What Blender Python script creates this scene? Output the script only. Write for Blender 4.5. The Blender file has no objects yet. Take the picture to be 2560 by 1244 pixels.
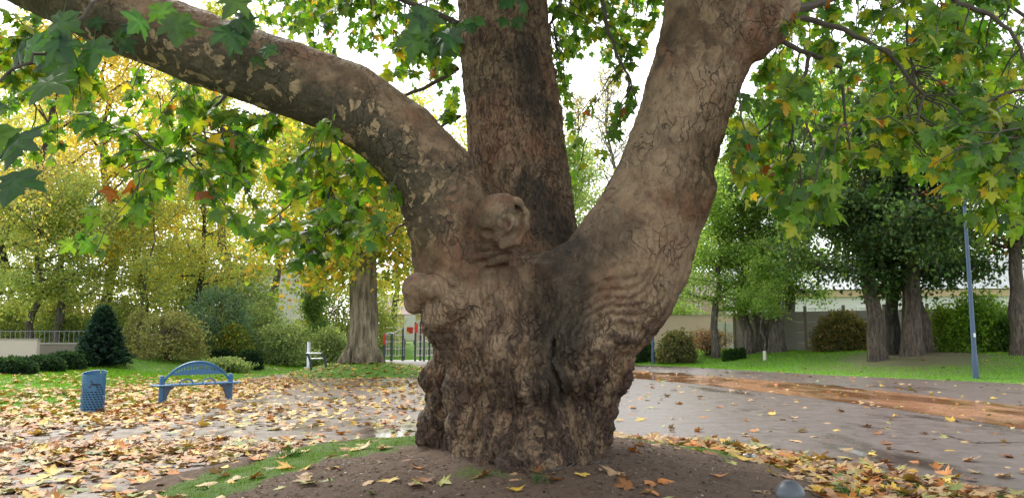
import bpy, math, random
import numpy as np
from mathutils import Vector, Matrix

# ------------------------------------------------------------------ camera, sky, sun, exposure
scene = bpy.context.scene
F = 1934.0; HOR = 842.0; CZ = 1.6              # focal length in photo pixels, horizon row, eye height (m)
PITCH = math.atan((HOR - 622.0) / F)
cam_d = bpy.data.cameras.new('camera'); cam = bpy.data.objects.new('camera', cam_d)
scene.collection.objects.link(cam); scene.camera = cam
cam_d.sensor_fit = 'HORIZONTAL'; cam_d.sensor_width = 36.0; cam_d.lens = 36.0 * F / 2560.0
cam_d.clip_start = 0.1; cam_d.clip_end = 3000
cam.location = (0, 0, CZ); cam.rotation_euler = (math.pi / 2 + PITCH, 0, 0)

SUN_EL, SUN_AZ = math.radians(48), math.radians(-35)     # azimuth from +Y towards +X
world = bpy.data.worlds.new('World'); scene.world = world; world.use_nodes = True
wn = world.node_tree; wn.nodes.clear()
sky = wn.nodes.new('ShaderNodeTexSky'); sky.sky_type = 'NISHITA'; sky.sun_disc = False
sky.sun_elevation = SUN_EL; sky.sun_rotation = SUN_AZ
sky.air_density = 1.0; sky.dust_density = 1.0; sky.ozone_density = 1.0
hs = wn.nodes.new('ShaderNodeHueSaturation'); hs.inputs['Saturation'].default_value = 0.16   # thin overcast: the blue is veiled
bg = wn.nodes.new('ShaderNodeBackground'); bg.inputs['Strength'].default_value = 0.15
wo = wn.nodes.new('ShaderNodeOutputWorld')
wn.links.new(sky.outputs[0], hs.inputs['Color']); wn.links.new(hs.outputs[0], bg.inputs[0]); wn.links.new(bg.outputs[0], wo.inputs[0])
sun_d = bpy.data.lights.new('sun', 'SUN'); sun_d.energy = 1.5; sun_d.angle = math.radians(25); sun_d.color = (1.0, 0.95, 0.87)
sun = bpy.data.objects.new('sun', sun_d); scene.collection.objects.link(sun)
sdir = Vector((math.sin(SUN_AZ) * math.cos(SUN_EL), math.cos(SUN_AZ) * math.cos(SUN_EL), math.sin(SUN_EL)))
sun.rotation_euler = sdir.to_track_quat('Z', 'Y').to_euler(); sun.location = (0, 0, 40)
vs = scene.view_settings; vs.view_transform = 'Standard'; vs.look = 'None'; vs.gamma = 1.0; vs.use_curve_mapping = False
vs.exposure = 1.7
scene.cycles.max_bounces = 8; scene.cycles.diffuse_bounces = 4; scene.cycles.transmission_bounces = 6; scene.cycles.transparent_max_bounces = 8

rnd = random.Random(7); rng = np.random.default_rng(7)
COL = scene.collection

# ------------------------------------------------------------------ helpers
CP, SP = math.cos(PITCH), math.sin(PITCH)
def at(u, v, Y):
    """photo pixel + distance in front of the eye -> point"""
    dx, dz = (u - 1280.0) / F, -(v - 622.0) / F
    y, z = CP - SP * dz, SP + CP * dz
    s = Y / y
    return np.array((dx * s, Y, CZ + z * s))
def smooth(a, b, x):
    t = np.clip((np.asarray(x, float) - a) / (np.asarray(b, float) - a), 0, 1); return t * t * (3 - 2 * t)
def seg_dist(px, py, pts):
    d = np.full(np.shape(px), 1e9)
    for (ax, ay), (bx, by) in zip(pts[:-1], pts[1:]):
        ex, ey = bx - ax, by - ay
        t = np.clip(((px - ax) * ex + (py - ay) * ey) / (ex * ex + ey * ey), 0, 1)
        d = np.minimum(d, np.hypot(px - ax - t * ex, py - ay - t * ey))
    return d
def inside(px, py, poly):
    r = np.zeros(np.shape(px), bool); n = len(poly)
    for i in range(n):
        (x1, y1), (x2, y2) = poly[i], poly[(i + 1) % n]
        if y1 == y2: continue
        c = ((y1 > py) != (y2 > py)) & (px < (x2 - x1) * (py - y1) / (y2 - y1) + x1)
        r ^= c
    return r
def hash3(ix, iy, iz, seed):
    n = (ix.astype(np.uint32) * np.uint32(374761393) + iy.astype(np.uint32) * np.uint32(668265263)
         + iz.astype(np.uint32) * np.uint32(2147483647) + np.uint32(seed * 974711))
    n = (n ^ (n >> np.uint32(13))) * np.uint32(1274126177); n = n ^ (n >> np.uint32(16))
    return (n & np.uint32(0xFFFFFF)).astype(np.float32) / np.float32(0x7FFFFF) - 1.0
def noise3(p, scale=1.0, seed=0):
    p = np.asarray(p, np.float32) * np.float32(scale)
    i = np.floor(p); f = p - i; f = f * f * f * (f * (f * 6 - 15) + 10); i = i.astype(np.int64)
    X, Y, Z = i[:, 0], i[:, 1], i[:, 2]; out = 0
    for dx in (0, 1):
        wx = f[:, 0] if dx else 1 - f[:, 0]
        for dy in (0, 1):
            wy = f[:, 1] if dy else 1 - f[:, 1]
            for dz in (0, 1):
                wz = f[:, 2] if dz else 1 - f[:, 2]
                out = out + wx * wy * wz * hash3(X + dx, Y + dy, Z + dz, seed)
    return out
def fbm(p, scale=1.0, oct=4, seed=0, gain=0.5):
    r = 0; a = 1.0
    for k in range(oct):
        r = r + a * noise3(p, scale * 2 ** k, seed + k); a *= gain
    return r
def noise2(x, y, scale=1.0, seed=0, oct=3):
    p = np.stack([np.ravel(x), np.ravel(y), np.zeros(np.size(x)) + 0.37], 1)
    return np.reshape(fbm(p, scale, oct, seed), np.shape(x))

def tag(o, label=None, cat=None, group=None, kind=None):
    if label: o['label'] = label
    if cat: o['category'] = cat
    if group: o['group'] = group
    if kind: o['kind'] = kind
    return o
def empty(name, loc, label=None, cat=None, group=None, rz=0.0):
    o = bpy.data.objects.new(name, None); COL.objects.link(o); o.location = tuple(float(c) for c in loc)
    o.rotation_euler = (0, 0, rz); o.empty_display_size = 0.1
    return tag(o, label, cat, group)
def mesh_np(name, V, faces, mat=None, parent=None, smooth_sh=False, attrs=None, local=None):
    """faces: list/array of (n,k) arrays. V in world coordinates unless local is None and parent None"""
    V = np.asarray(V, np.float32).copy()
    if local is not None: V -= np.asarray(local, np.float32)
    if isinstance(faces, np.ndarray): faces = [faces]
    faces = [np.asarray(f, np.int32) for f in faces if len(f)]
    me = bpy.data.meshes.new(name)
    me.vertices.add(len(V)); me.vertices.foreach_set('co', V.ravel())
    li = np.concatenate([f.ravel() for f in faces]); tot = np.concatenate([np.full(len(f), f.shape[1], np.int32) for f in faces])
    st = np.concatenate([[0], np.cumsum(tot)[:-1]]).astype(np.int32)
    me.loops.add(len(li)); me.loops.foreach_set('vertex_index', li)
    me.polygons.add(len(tot)); me.polygons.foreach_set('loop_start', st); me.polygons.foreach_set('loop_total', tot)
    if smooth_sh: me.polygons.foreach_set('use_smooth', np.ones(len(tot), bool))
    if attrs:
        for k, v in attrs.items():
            v = np.asarray(v, np.float32)
            if v.ndim == 1:
                a = me.attributes.new(k, 'FLOAT', 'POINT'); a.data.foreach_set('value', v)
            else:
                if v.shape[1] == 3: v = np.concatenate([v, np.ones((len(v), 1), np.float32)], 1)
                a = me.attributes.new(k, 'FLOAT_COLOR', 'POINT'); a.data.foreach_set('color', v.ravel())
    me.update(calc_edges=True); me.validate()
    if mat: me.materials.append(mat)
    o = bpy.data.objects.new(name, me); COL.objects.link(o)
    if parent: o.parent = parent
    return o

class MB:
    """collects primitive shapes, builds ONE mesh"""
    def __init__(s): s.v = []; s.f = []
    def add(s, V, Fc):
        b = len(s.v); s.v += [tuple(float(c) for c in p) for p in V]; s.f += [tuple(b + i for i in f) for f in Fc]; return s
    def box(s, c, d, rz=0.0, bev=0.0):
        hx, hy, hz = d[0] / 2, d[1] / 2, d[2] / 2
        if bev <= 0:
            P = [(x, y, z) for z in (-hz, hz) for (x, y) in ((-hx, -hy), (hx, -hy), (hx, hy), (-hx, hy))]
            Fc = [(3, 2, 1, 0), (4, 5, 6, 7), (0, 1, 5, 4), (1, 2, 6, 5), (2, 3, 7, 6), (3, 0, 4, 7)]
        else:
            b = min(bev, hx * .9, hy * .9, hz * .9)
            ring = lambda e: [(-hx + e, -hy), (hx - e, -hy), (hx, -hy + e), (hx, hy - e), (hx - e, hy), (-hx + e, hy), (-hx, hy - e), (-hx, -hy + e)]
            inn = [(-hx + b, -hy + b), (hx - b, -hy + b), (hx - b, -hy + b), (hx - b, hy - b), (hx - b, hy - b), (-hx + b, hy - b), (-hx + b, hy - b), (-hx + b, -hy + b)]
            R = ring(b)
            P = [(x, y, -hz) for x, y in inn] + [(x, y, -hz + b) for x, y in R] + [(x, y, hz - b) for x, y in R] + [(x, y, hz) for x, y in inn]
            Fc = []
            for k in range(3):
                for i in range(8): Fc.append((k * 8 + i, k * 8 + (i + 1) % 8, k * 8 + 8 + (i + 1) % 8, k * 8 + 8 + i))
            Fc += [tuple(range(7, -1, -1)), tuple(range(24, 32))]
        cz, sz = math.cos(rz), math.sin(rz)
        return s.add([(c[0] + x * cz - y * sz, c[1] + x * sz + y * cz, c[2] + z) for x, y, z in P], Fc)
    def tube(s, pts, rad, n=8, cap=True, closed=False):
        pts = [Vector(p) for p in pts]; m = len(pts)
        rad = [rad] * m if not hasattr(rad, '__len__') else rad
        b = len(s.v); up = None; V = []
        for i, p in enumerate(pts):
            t = (pts[(i + 1) % m if closed else min(i + 1, m - 1)] - pts[(i - 1) % m if closed else max(i - 1, 0)])
            t = t.normalized() if t.length > 1e-9 else Vector((0, 0, 1))
            if up is None:
                a = Vector((0, 0, 1)) if abs(t.z) < 0.9 else Vector((1, 0, 0)); up = (a - t * a.dot(t)).normalized()
            else:
                up = (up - t * up.dot(t)); up = up.normalized() if up.length > 1e-6 else t.orthogonal().normalized()
            sd = t.cross(up)
            for k in range(n):
                q = 2 * math.pi * k / n; V.append(p + (up * math.cos(q) + sd * math.sin(q)) * rad[i])
        Fc = []
        for i in range(m if closed else m - 1):
            for k in range(n):
                j = (i + 1) % m; Fc.append((i * n + k, i * n + (k + 1) % n, j * n + (k + 1) % n, j * n + k))
        if cap and not closed: Fc += [tuple(range(n - 1, -1, -1)), tuple((m - 1) * n + k for k in range(n))]
        return s.add(V, Fc)
    def lathe(s, c, prof, n=20):
        V = [(c[0] + r * math.cos(2 * math.pi * k / n), c[1] + r * math.sin(2 * math.pi * k / n), c[2] + z) for r, z in prof for k in range(n)]
        Fc = [(i * n + k, i * n + (k + 1) % n, (i + 1) * n + (k + 1) % n, (i + 1) * n + k) for i in range(len(prof) - 1) for k in range(n)]
        Fc += [tuple(range(n - 1, -1, -1)), tuple((len(prof) - 1) * n + k for k in range(n))]
        return s.add(V, Fc)
    def prism(s, poly, axis_fn, t0, t1):
        """poly 2-D outline, axis_fn(a,b,t)->point"""
        n = len(poly)
        V = [axis_fn(a, b, t0) for a, b in poly] + [axis_fn(a, b, t1) for a, b in poly]
        Fc = [tuple(range(n - 1, -1, -1)), tuple(range(n, 2 * n))] + [(i, (i + 1) % n, n + (i + 1) % n, n + i) for i in range(n)]
        return s.add(V, Fc)
    def build(s, name, mat, parent=None, smooth_sh=False, rot=None):
        me = bpy.data.meshes.new(name); me.from_pydata(s.v, [], s.f)
        if smooth_sh:
            me.polygons.foreach_set('use_smooth', np.ones(len(me.polygons), bool))
            try: me.set_sharp_from_angle(angle=math.radians(38))
            except Exception: pass
        me.update()
        import bmesh
        bm = bmesh.new(); bm.from_mesh(me); bmesh.ops.recalc_face_normals(bm, faces=bm.faces); bm.to_mesh(me); bm.free()
        me.materials.append(mat)
        o = bpy.data.objects.new(name, me); COL.objects.link(o)
        if parent: o.parent = parent
        return o

# ------------------------------------------------------------------ material kit
class NT:
    def __init__(s, name):
        s.m = bpy.data.materials.new(name); s.m.use_nodes = True; s.t = s.m.node_tree; s.t.nodes.clear()
        s.out = s.t.nodes.new('ShaderNodeOutputMaterial')
    def n(s, typ, _props=None, **inp):
        nd = s.t.nodes.new('ShaderNode' + typ)
        for k, v in (_props or {}).items(): setattr(nd, k, v)
        for k, v in inp.items(): s.set(nd, k, v)
        return nd
    def set(s, nd, k, v):
        key = int(k[1:]) if k[0] == 'i' and k[1:].isdigit() else k.replace('_', ' ')
        sock = nd.inputs[key]
        if isinstance(v, bpy.types.NodeSocket): s.t.links.new(v, sock)
        elif isinstance(v, bpy.types.Node): s.t.links.new(v.outputs[0], sock)
        else:
            if hasattr(v, '__len__') and len(v) == 3 and sock.type == 'RGBA': v = (*v, 1)
            sock.default_value = v
    def coord(s, which='Object'): return s.n('TexCoord').outputs[which]
    def mapping(s, vec, scale=(1, 1, 1), rot=(0, 0, 0), loc=(0, 0, 0)): return s.n('Mapping', Vector=vec, Scale=scale, Rotation=rot, Location=loc).outputs[0]
    def noise(s, vec, scale, detail=4, rough=0.55, dist=0.0): return s.n('TexNoise', Vector=vec, Scale=scale, Detail=detail, Roughness=rough, Distortion=dist)
    def ramp(s, fac, *stops, interp='LINEAR'):
        r = s.n('ValToRGB', Fac=fac); cr = r.color_ramp; cr.interpolation = interp
        while len(cr.elements) < len(stops): cr.elements.new(0.5)
        for e, (p, c) in zip(cr.elements, stops):
            e.position = p; e.color = (c, c, c, 1) if not hasattr(c, '__len__') else (*c, 1)
        return r.outputs[0]
    def mix(s, fac, a, b, mode='MIX'):
        nd = s.n('Mix', {'data_type': 'RGBA', 'blend_type': mode})
        s.set(nd, 'i0', fac); s.set(nd, 'i6', a if not (hasattr(a, '__len__') and not isinstance(a, str)) else (*a, 1)[:4]); s.set(nd, 'i7', b if not hasattr(b, '__len__') else (*b, 1)[:4])
        return nd.outputs[2]
    def math(s, op, a, b=0.5, clamp=False):
        nd = s.n('Math', {'operation': op, 'use_clamp': clamp}); s.set(nd, 'i0', a); s.set(nd, 'i1', b); return nd.outputs[0]
    def attr(s, name): return s.n('Attribute', {'attribute_name': name})
    def bump(s, h, strength=0.5, dist=0.02, normal=None):
        nd = s.n('Bump', Strength=strength, Distance=dist, Height=h)
        if normal is not None: s.set(nd, 'Normal', normal)
        return nd.outputs[0]
    def bsdf(s, **kw):
        b = s.n('BsdfPrincipled', **kw); s.t.links.new(b.outputs[0], s.out.inputs[0]); return s.m

def leaf_material(name, trans=0.45, rough=0.45, spec=0.35, boost=(1.25, 1.3, 0.6)):
    k = NT(name); c = k.attr('Col').outputs['Color']
    v = k.noise(k.coord('Object'), 9.0, 2)
    c = k.mix(0.35, c, k.mix(v.outputs[0], (0.35, 0.35, 0.35), (1.5, 1.5, 1.5)), 'MULTIPLY')
    p = k.n('BsdfPrincipled', Base_Color=c, Roughness=rough); p.inputs['Specular IOR Level'].default_value = spec
    t = k.n('BsdfTranslucent', Color=k.mix(1.0, c, boost, 'MULTIPLY'))
    mx = k.n('MixShader', Fac=trans); k.t.links.new(p.outputs[0], mx.inputs[1]); k.t.links.new(t.outputs[0], mx.inputs[2])
    k.t.links.new(mx.outputs[0], k.out.inputs[0]); return k.m
def plain(name, col, rough=0.6, metal=0.0, var=0.15, scale=6.0, bump=0.0):
    k = NT(name); c = k.coord('Object'); n = k.noise(c, scale, 5)
    lo = tuple(x * (1 - var) for x in col); hi = tuple(min(1, x * (1 + var)) for x in col)
    b = k.mix(n.outputs[0], lo, hi)
    kw = dict(Base_Color=b, Roughness=k.ramp(k.noise(c, scale * 2, 4).outputs[0], (0.3, rough * .8), (0.7, min(1, rough * 1.15))), Metallic=metal)
    if bump: kw['Normal'] = k.bump(k.noise(c, scale * 5, 5).outputs[0], bump, 0.01)
    return k.bsdf(**kw)
# ================================================================== the ground
EDGE_L = [(-9.3, -30), (-9.3, 8), (-9.7, 14.7), (-8.9, 16.2), (-8.5, 19.0), (-8.7, 23.3), (-10.3, 30.0), (-9.6, 38.7), (-8.1, 49.0), (-5.0, 51.5)]
EDGE_R = [(5.0, 51.5), (6.1, 46.9), (9.2, 42.4), (13.3, 33.3), (17.8, 26.9), (24.0, 18.0), (34.0, 2.0), (36, -30)]
PAVE = EDGE_L + EDGE_R
def lawn_s(x, y):
    d = seg_dist(x, y, PAVE); return np.where(inside(x, y, PAVE), -d, d)
MOUND2 = (-6.45, 34.0)
def z_lawn(x, y):
    x, y = np.asarray(x, float), np.asarray(y, float); s = lawn_s(x, y) + 0.12 * noise2(x, y, 1.1, 3, 2)
    z = np.clip(s * 0.12, -0.10, 0.035) + np.where(x < 0, np.interp(y, [18, 27, 41], [.36, .52, 1.0]), 0.82) * smooth(0.3, np.where(x < 0, 8.5, 8.0), s)
    r = np.hypot(x - MOUND2[0], y - MOUND2[1]) + 0.25 * noise2(x, y, .7, 9, 2)
    z = np.maximum(z, 0.5 * (1 - (r / 3.35) ** 2) * (r < 6) - 9 * (r >= 6))
    z = z + smooth(0, 2, s) * 0.05 * noise2(x, y, 0.35, 5, 2)
    z = z + 0.05 * smooth(4.0, 1.0, np.hypot(x - 18.6, y - 36.5))
    return np.maximum(z, -0.10)
def z_mound(x, y):
    x, y = np.asarray(x, float), np.asarray(y, float)
    r = np.hypot((x + 0.1) / 1.0, (y - 8.8) / 1.06) + 0.22 * noise2(x, y, 0.8, 13, 2)
    return 0.37 * (1 - (r / 3.85) ** 2) + 0.02 * noise2(x, y, 2.0, 15, 3) * smooth(3.7, 3.0, r)
def zg(x, y): return np.maximum(np.maximum(z_lawn(x, y), z_mound(x, y)), 0.0)
def ground_at(u, v):
    """photo pixel -> the point of the ground it shows"""
    a = np.array((0, 0, CZ)); d = at(u, v, 1.0) - a
    Y = np.concatenate([np.arange(4, 30, 0.02), np.arange(30, 140, 0.1)]); P = a + d * Y[:, None]
    hit = np.nonzero(P[:, 2] <= zg(P[:, 0], P[:, 1]))[0]
    return P[hit[0]] if len(hit) else P[-1]

def grid_mesh(xs, ys, zf):
    X, Y = np.meshgrid(xs, ys, indexing='ij'); Z = zf(X, Y)
    V = np.stack([X, Y, Z], -1).reshape(-1, 3); nx, ny = len(xs), len(ys)
    i = (np.arange(nx - 1)[:, None] * ny + np.arange(ny - 1)[None]).ravel()
    return V, np.stack([i, i + ny, i + ny + 1, i + 1], 1)
def lawn_material():
    k = NT('lawn'); c = k.coord('Object')
    n1 = k.noise(c, 0.35, 4); n2 = k.noise(c, 5.0, 5, .6); n3 = k.noise(c, 45.0, 3, .7); n4 = k.noise(c, 0.9, 3)
    b = k.mix(k.ramp(n2.outputs[0], (.3, 0), (.7, 1)), (0.07, 0.18, 0.01), (0.13, 0.29, 0.016))
    b = k.mix(k.ramp(n1.outputs[0], (.5, 0), (.75, .6)), b, (0.14, 0.17, 0.045))
    b = k.mix(k.ramp(n3.outputs[0], (.35, .55), (.6, 0)), b, (0.03, 0.06, 0.012))
    # bare worn earth under the linden clump
    d = k.n('VectorMath', {'operation': 'DISTANCE'}); k.set(d, 'i0', k.mapping(c, (1, 1, 0))); d.inputs[1].default_value = (18.6, 35.5, 0)
    f = k.math('MULTIPLY', k.ramp(k.math('ADD', k.math('MULTIPLY', d.outputs['Value'], .1), k.math('MULTIPLY', n4.outputs[0], .35)), (.35, 1), (.75, 0)), .75)
    b = k.mix(f, b, (0.13, 0.095, 0.06))
    return k.bsdf(Base_Color=b, Roughness=.85, Normal=k.bump(k.math('ADD', n2.outputs[0], n3.outputs[0]), .6, .05))
def path_material(name, c0, c1, wet, rlo):
    k = NT(name); c = k.coord('Object'); n1 = k.noise(c, 0.42, 5, .6); n2 = k.noise(c, 3.0, 6, .65); n3 = k.noise(c, 140.0, 2, .6); n4 = k.noise(k.mapping(c, (1, .35, 1), (0, 0, .5)), .55, 4, .55)
    b = k.mix(n2.outputs[0], c0, c1); b = k.mix(k.ramp(n3.outputs[0], (.55, 0), (.75, .45)), b, tuple(min(1, x * 1.9) for x in c1))
    w = k.ramp(n4.outputs[0], wet[0], wet[1])
    b = k.mix(k.math('MULTIPLY', w, .45), b, tuple(x * .7 for x in c0))
    ro = k.mix(w, k.ramp(n2.outputs[0], (.3, rlo), (.7, rlo + .22)), (0.05, 0.05, 0.05))
    h = k.math('MULTIPLY', k.math('ADD', n3.outputs[0], k.math('MULTIPLY', n2.outputs[0], .05)), k.math('SUBTRACT', 1.0, w))
    return k.bsdf(Base_Color=b, Roughness=ro, Normal=k.bump(h, .35, .006))
M_LAWN = lawn_material()
M_PATH = path_material('path', (0.082, 0.061, 0.056), (0.14, 0.106, 0.096), ((.56, 0), (.68, 1)), .27)
M_STRIP = path_material('path_strip', (0.24, 0.112, 0.06), (0.34, 0.17, 0.095), ((.42, 0), (.56, 1)), .14)
xs = np.concatenate([[-900, -400, -200, -120], np.arange(-80, -30, 1.5), np.arange(-30, 40, 0.28), np.arange(40, 90, 2.0), [130, 250, 500, 900]])
ys = np.concatenate([[-60, -20, 0, 5], np.arange(8, 62, 0.28), np.arange(62, 120, 2.5), [160, 250, 500, 1200]])
V, Q = grid_mesh(xs, ys, z_lawn)
lawn = mesh_np('lawn', V, Q, M_LAWN, None, True); lawn['kind'] = 'structure'
V, Q = grid_mesh(np.linspace(-11.5, 37, 40), np.linspace(-30, 53, 60), lambda x, y: x * 0)
path = mesh_np('path', V, Q, M_PATH); path['kind'] = 'structure'
def strip(name, near, far, m, z):
    V = [(*p[:2], z) for p in near] + [(*p[:2], z) for p in far]; n = len(near)
    o = mesh_np(name, V, np.array([(i, i + 1, n + i + 1, n + i) for i in range(n - 1)]), m); o['kind'] = 'structure'; return o
def gp(u, v): d = at(u, v, 1.0) - np.array((0, 0, CZ)); return d * (-CZ / d[2])
strip('path_strip', [gp(*q) for q in ((1500, 938), (1700, 955), (2000, 990), (2250, 1024), (2560, 1072), (2900, 1130))],
      [gp(*q) for q in ((1500, 921), (1700, 934), (2000, 957), (2250, 981), (2560, 1015), (2900, 1056))], M_STRIP, 0.004)

def mound_material():
    k = NT('mound_earth'); c = k.coord('Object'); n1 = k.noise(c, 3.0, 6, .65); n2 = k.noise(c, 28.0, 6, .7); n3 = k.noise(c, 90, 3, .7); g = k.attr('grass').outputs['Fac']
    soil = k.mix(n1.outputs[0], (0.085, 0.052, 0.032), (0.18, 0.115, 0.074)); soil = k.mix(k.ramp(n3.outputs[0], (.6, 0), (.72, .6)), soil, (0.27, 0.195, 0.135))
    soil = k.mix(k.ramp(n2.outputs[0], (.3, .6), (.5, 0)), soil, (0.045, 0.028, 0.018))
    gr = k.mix(n2.outputs[0], (0.05, 0.10, 0.012), (0.12, 0.21, 0.025))
    f = k.ramp(k.math('ADD', g, k.math('MULTIPLY', k.math('SUBTRACT', n2.outputs[0], .5), .9)), (.42, 0), (.62, 1))
    return k.bsdf(Base_Color=k.mix(f, soil, gr), Roughness=.92, Normal=k.bump(k.math('ADD', n2.outputs[0], n3.outputs[0]), .9, .03))
def grass_mask(x, y):
    """where moss and short grass hold on around the foot of the tree"""
    n = noise2(x, y, 1.3, 17, 3)
    l = smooth(1.0, 0.35, seg_dist(x, y, [(-1.3, 11.6), (-2.2, 9.6), (-2.9, 8.0), (-3.2, 6.5)]) + 0.35 * n) * 0.95
    l2 = smooth(1.2, 0.3, seg_dist(x, y, [(-1.2, 9.9), (-1.8, 9.0)]) + .4 * n) * .6
    r = smooth(.6, .2, seg_dist(x, y, [(1.3, 11.4), (2.3, 10.6), (2.9, 9.4)]) + .3 * n) * .9
    f = smooth(.35, .1, seg_dist(x, y, [(-.35, 7.6), (-.1, 7.4)]) + .2 * n) * .5
    return np.maximum.reduce([l, l2, r, f])
V, Q = grid_mesh(np.arange(-5.0, 5.0, .03), np.arange(4.6, 13.6, .03), lambda x, y: z_mound(x, y))
V[:, 2] += (0.016 * noise2(V[:, 0], V[:, 1], 6.0, 19, 4) + .008 * noise2(V[:, 0], V[:, 1], 22., 20, 2)) * (V[:, 2] > -.1); V[:, 2] = np.maximum(V[:, 2], -.12)
mound = mesh_np('mound', V, Q, mound_material(), None, True, {'grass': grass_mask(V[:, 0], V[:, 1])}); mound['kind'] = 'structure'
# ================================================================== the great plane tree
TREE = np.array((0.05, 9.0, 0.3))
def chain(pts, grp): return [(at(*a[:3]), a[3] * a[2] / F, at(*b[:3]), b[3] * b[2] / F, grp) for a, b in zip(pts[:-1], pts[1:])]
LEFT = [(1268, 1200, 9.0, 150), (1268, 1000, 8.95, 136), (1235, 870, 8.9, 128), (1190, 760, 8.8, 134), (1155, 650, 8.68, 122), (1128, 560, 8.6, 108),
        (1083, 440, 8.55, 104), (1006, 350, 8.5, 98), (870, 250, 8.4, 96), (700, 190, 8.3, 93), (500, 122, 8.2, 94), (300, 40, 8.1, 95), (80, -65, 7.95, 90), (-150, -170, 7.8, 86)]
RIGHT = [(1365, 1200, 9.0, 138), (1388, 1010, 9.0, 116), (1432, 870, 8.95, 140), (1488, 765, 8.85, 150), (1575, 640, 8.8, 146), (1645, 500, 8.8, 128),
         (1678, 380, 8.8, 112), (1727, 230, 8.8, 113), (1775, 90, 8.8, 126), (1800, -40, 8.8, 140), (1815, -160, 8.85, 128)]
MID = [(1305, 1200, 9.2, 190), (1312, 1000, 9.2, 178), (1315, 830, 9.35, 160), (1305, 660, 9.95, 146), (1304, 520, 10.1, 133), (1285, 300, 10.1, 121),
       (1262, 100, 10.1, 117), (1253, -60, 10.1, 113), (1250, -160, 10.1, 110)]
def ball(u, v, Y, r, grp): p = at(u, v, Y); return (p, r * Y / F, p + np.array((0, 0, 1e-3)), r * Y / F, grp)
SMOOTH = chain(LEFT, 1) + chain(RIGHT, 2) + chain(MID, 3)
LUMPS = [ball(1135, 800, 8.55, 72, 0), ball(1200, 850, 8.42, 66, 0), ball(1455, 850, 8.42, 80, 0), ball(1435, 930, 8.42, 62, 0), ball(1240, 905, 8.45, 78, 0),
         ball(1320, 960, 8.4, 66, 0), ball(1375, 1060, 8.48, 80, 0), ball(1290, 1150, 8.2, 58, 0), ball(1215, 1120, 8.35, 50, 0), ball(1405, 1130, 8.35, 54, 0),
         ball(1540, 800, 8.6, 84, 0), ball(1600, 735, 8.55, 82, 0), ball(1915, 70, 8.7, 56, 2), ball(1895, 115, 8.65, 36, 2), ball(1960, 10, 8.75, 44, 2), ball(1900, 20, 8.6, 70, 2),
         ball(1775, 330, 8.6, 30, 2), ball(1745, 470, 8.55, 44, 2),  ball(1455, 1120, 9.0, 48, 0)] + chain([(1240, 715, 8.72, 62), (1330, 712, 8.85, 66), (1400, 700, 8.85, 72), (1480, 672, 8.85, 80)], 0)
LUMPS += chain([(1122, 872, 8.85, 26), (1108, 940, 8.95, 36), (1106, 1020, 9.05, 38), (1112, 1120, 9.15, 42)], 0) + chain([(1140, 868, 8.45, 26), (1150, 960, 8.35, 24), (1160, 1060, 8.32, 26), (1168, 1140, 8.3, 34)], 0) \
    + chain([(1498, 930, 8.85, 22), (1490, 1000, 8.9, 28), (1472, 1070, 8.95, 32), (1458, 1150, 9.0, 40)], 0) + chain([(1265, 1010, 8.35, 24), (1245, 1090, 8.2, 32), (1225, 1180, 7.95, 42)], 0) \
    + chain([(1330, 1030, 8.3, 24), (1318, 1110, 8.0, 34), (1298, 1200, 7.62, 50)], 0) + chain([(1430, 990, 8.42, 24), (1445, 1080, 8.3, 30), (1436, 1165, 8.15, 42)], 0) \
    + chain([(1195, 980, 8.42, 22), (1197, 1080, 8.35, 28), (1172, 1160, 8.3, 38)], 0) + chain([(1380, 1040, 8.35, 22), (1375, 1110, 8.1, 30), (1372, 1190, 7.75, 42)], 0)
KNOTS = [ball(1248, 545, 8.12, 62, 5), ball(1250, 562, 8.10, 58, 5), ball(1232, 612, 8.3, 56, 1), ball(1046, 722, 8.25, 40, 4), ball(1040, 758, 8.3, 28, 4), ball(1086, 720, 8.12, 34, 4), ball(1132, 760, 8.14, 38, 4), ball(1100, 788, 8.2, 42, 4)]
KNOTS += chain([(1262, 492, 8.0, 8), (1295, 505, 7.98, 9), (1313, 535, 7.99, 9), (1313, 570, 7.98, 9), (1292, 605, 7.96, 9), (1255, 618, 7.97, 8)], 5)
lr = np.random.default_rng(11)
for k in range(30):
    u, v = lr.uniform(1160, 1450), lr.uniform(830, 1080)
    side = abs(u - 1305) / 210.0
    KNOTS.append(ball(u, v, 8.30 + 0.5 * side ** 2 + lr.uniform(-.03, .08), lr.uniform(18, 40), 0))
for k in range(9):
    u = lr.uniform(1480, 1680); v = 850 - (u - 1480) * 0.85 + lr.uniform(-60, 30)
    KNOTS.append(ball(u, v, 8.47 + lr.uniform(0, .1), lr.uniform(18, 36), 0))
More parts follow.
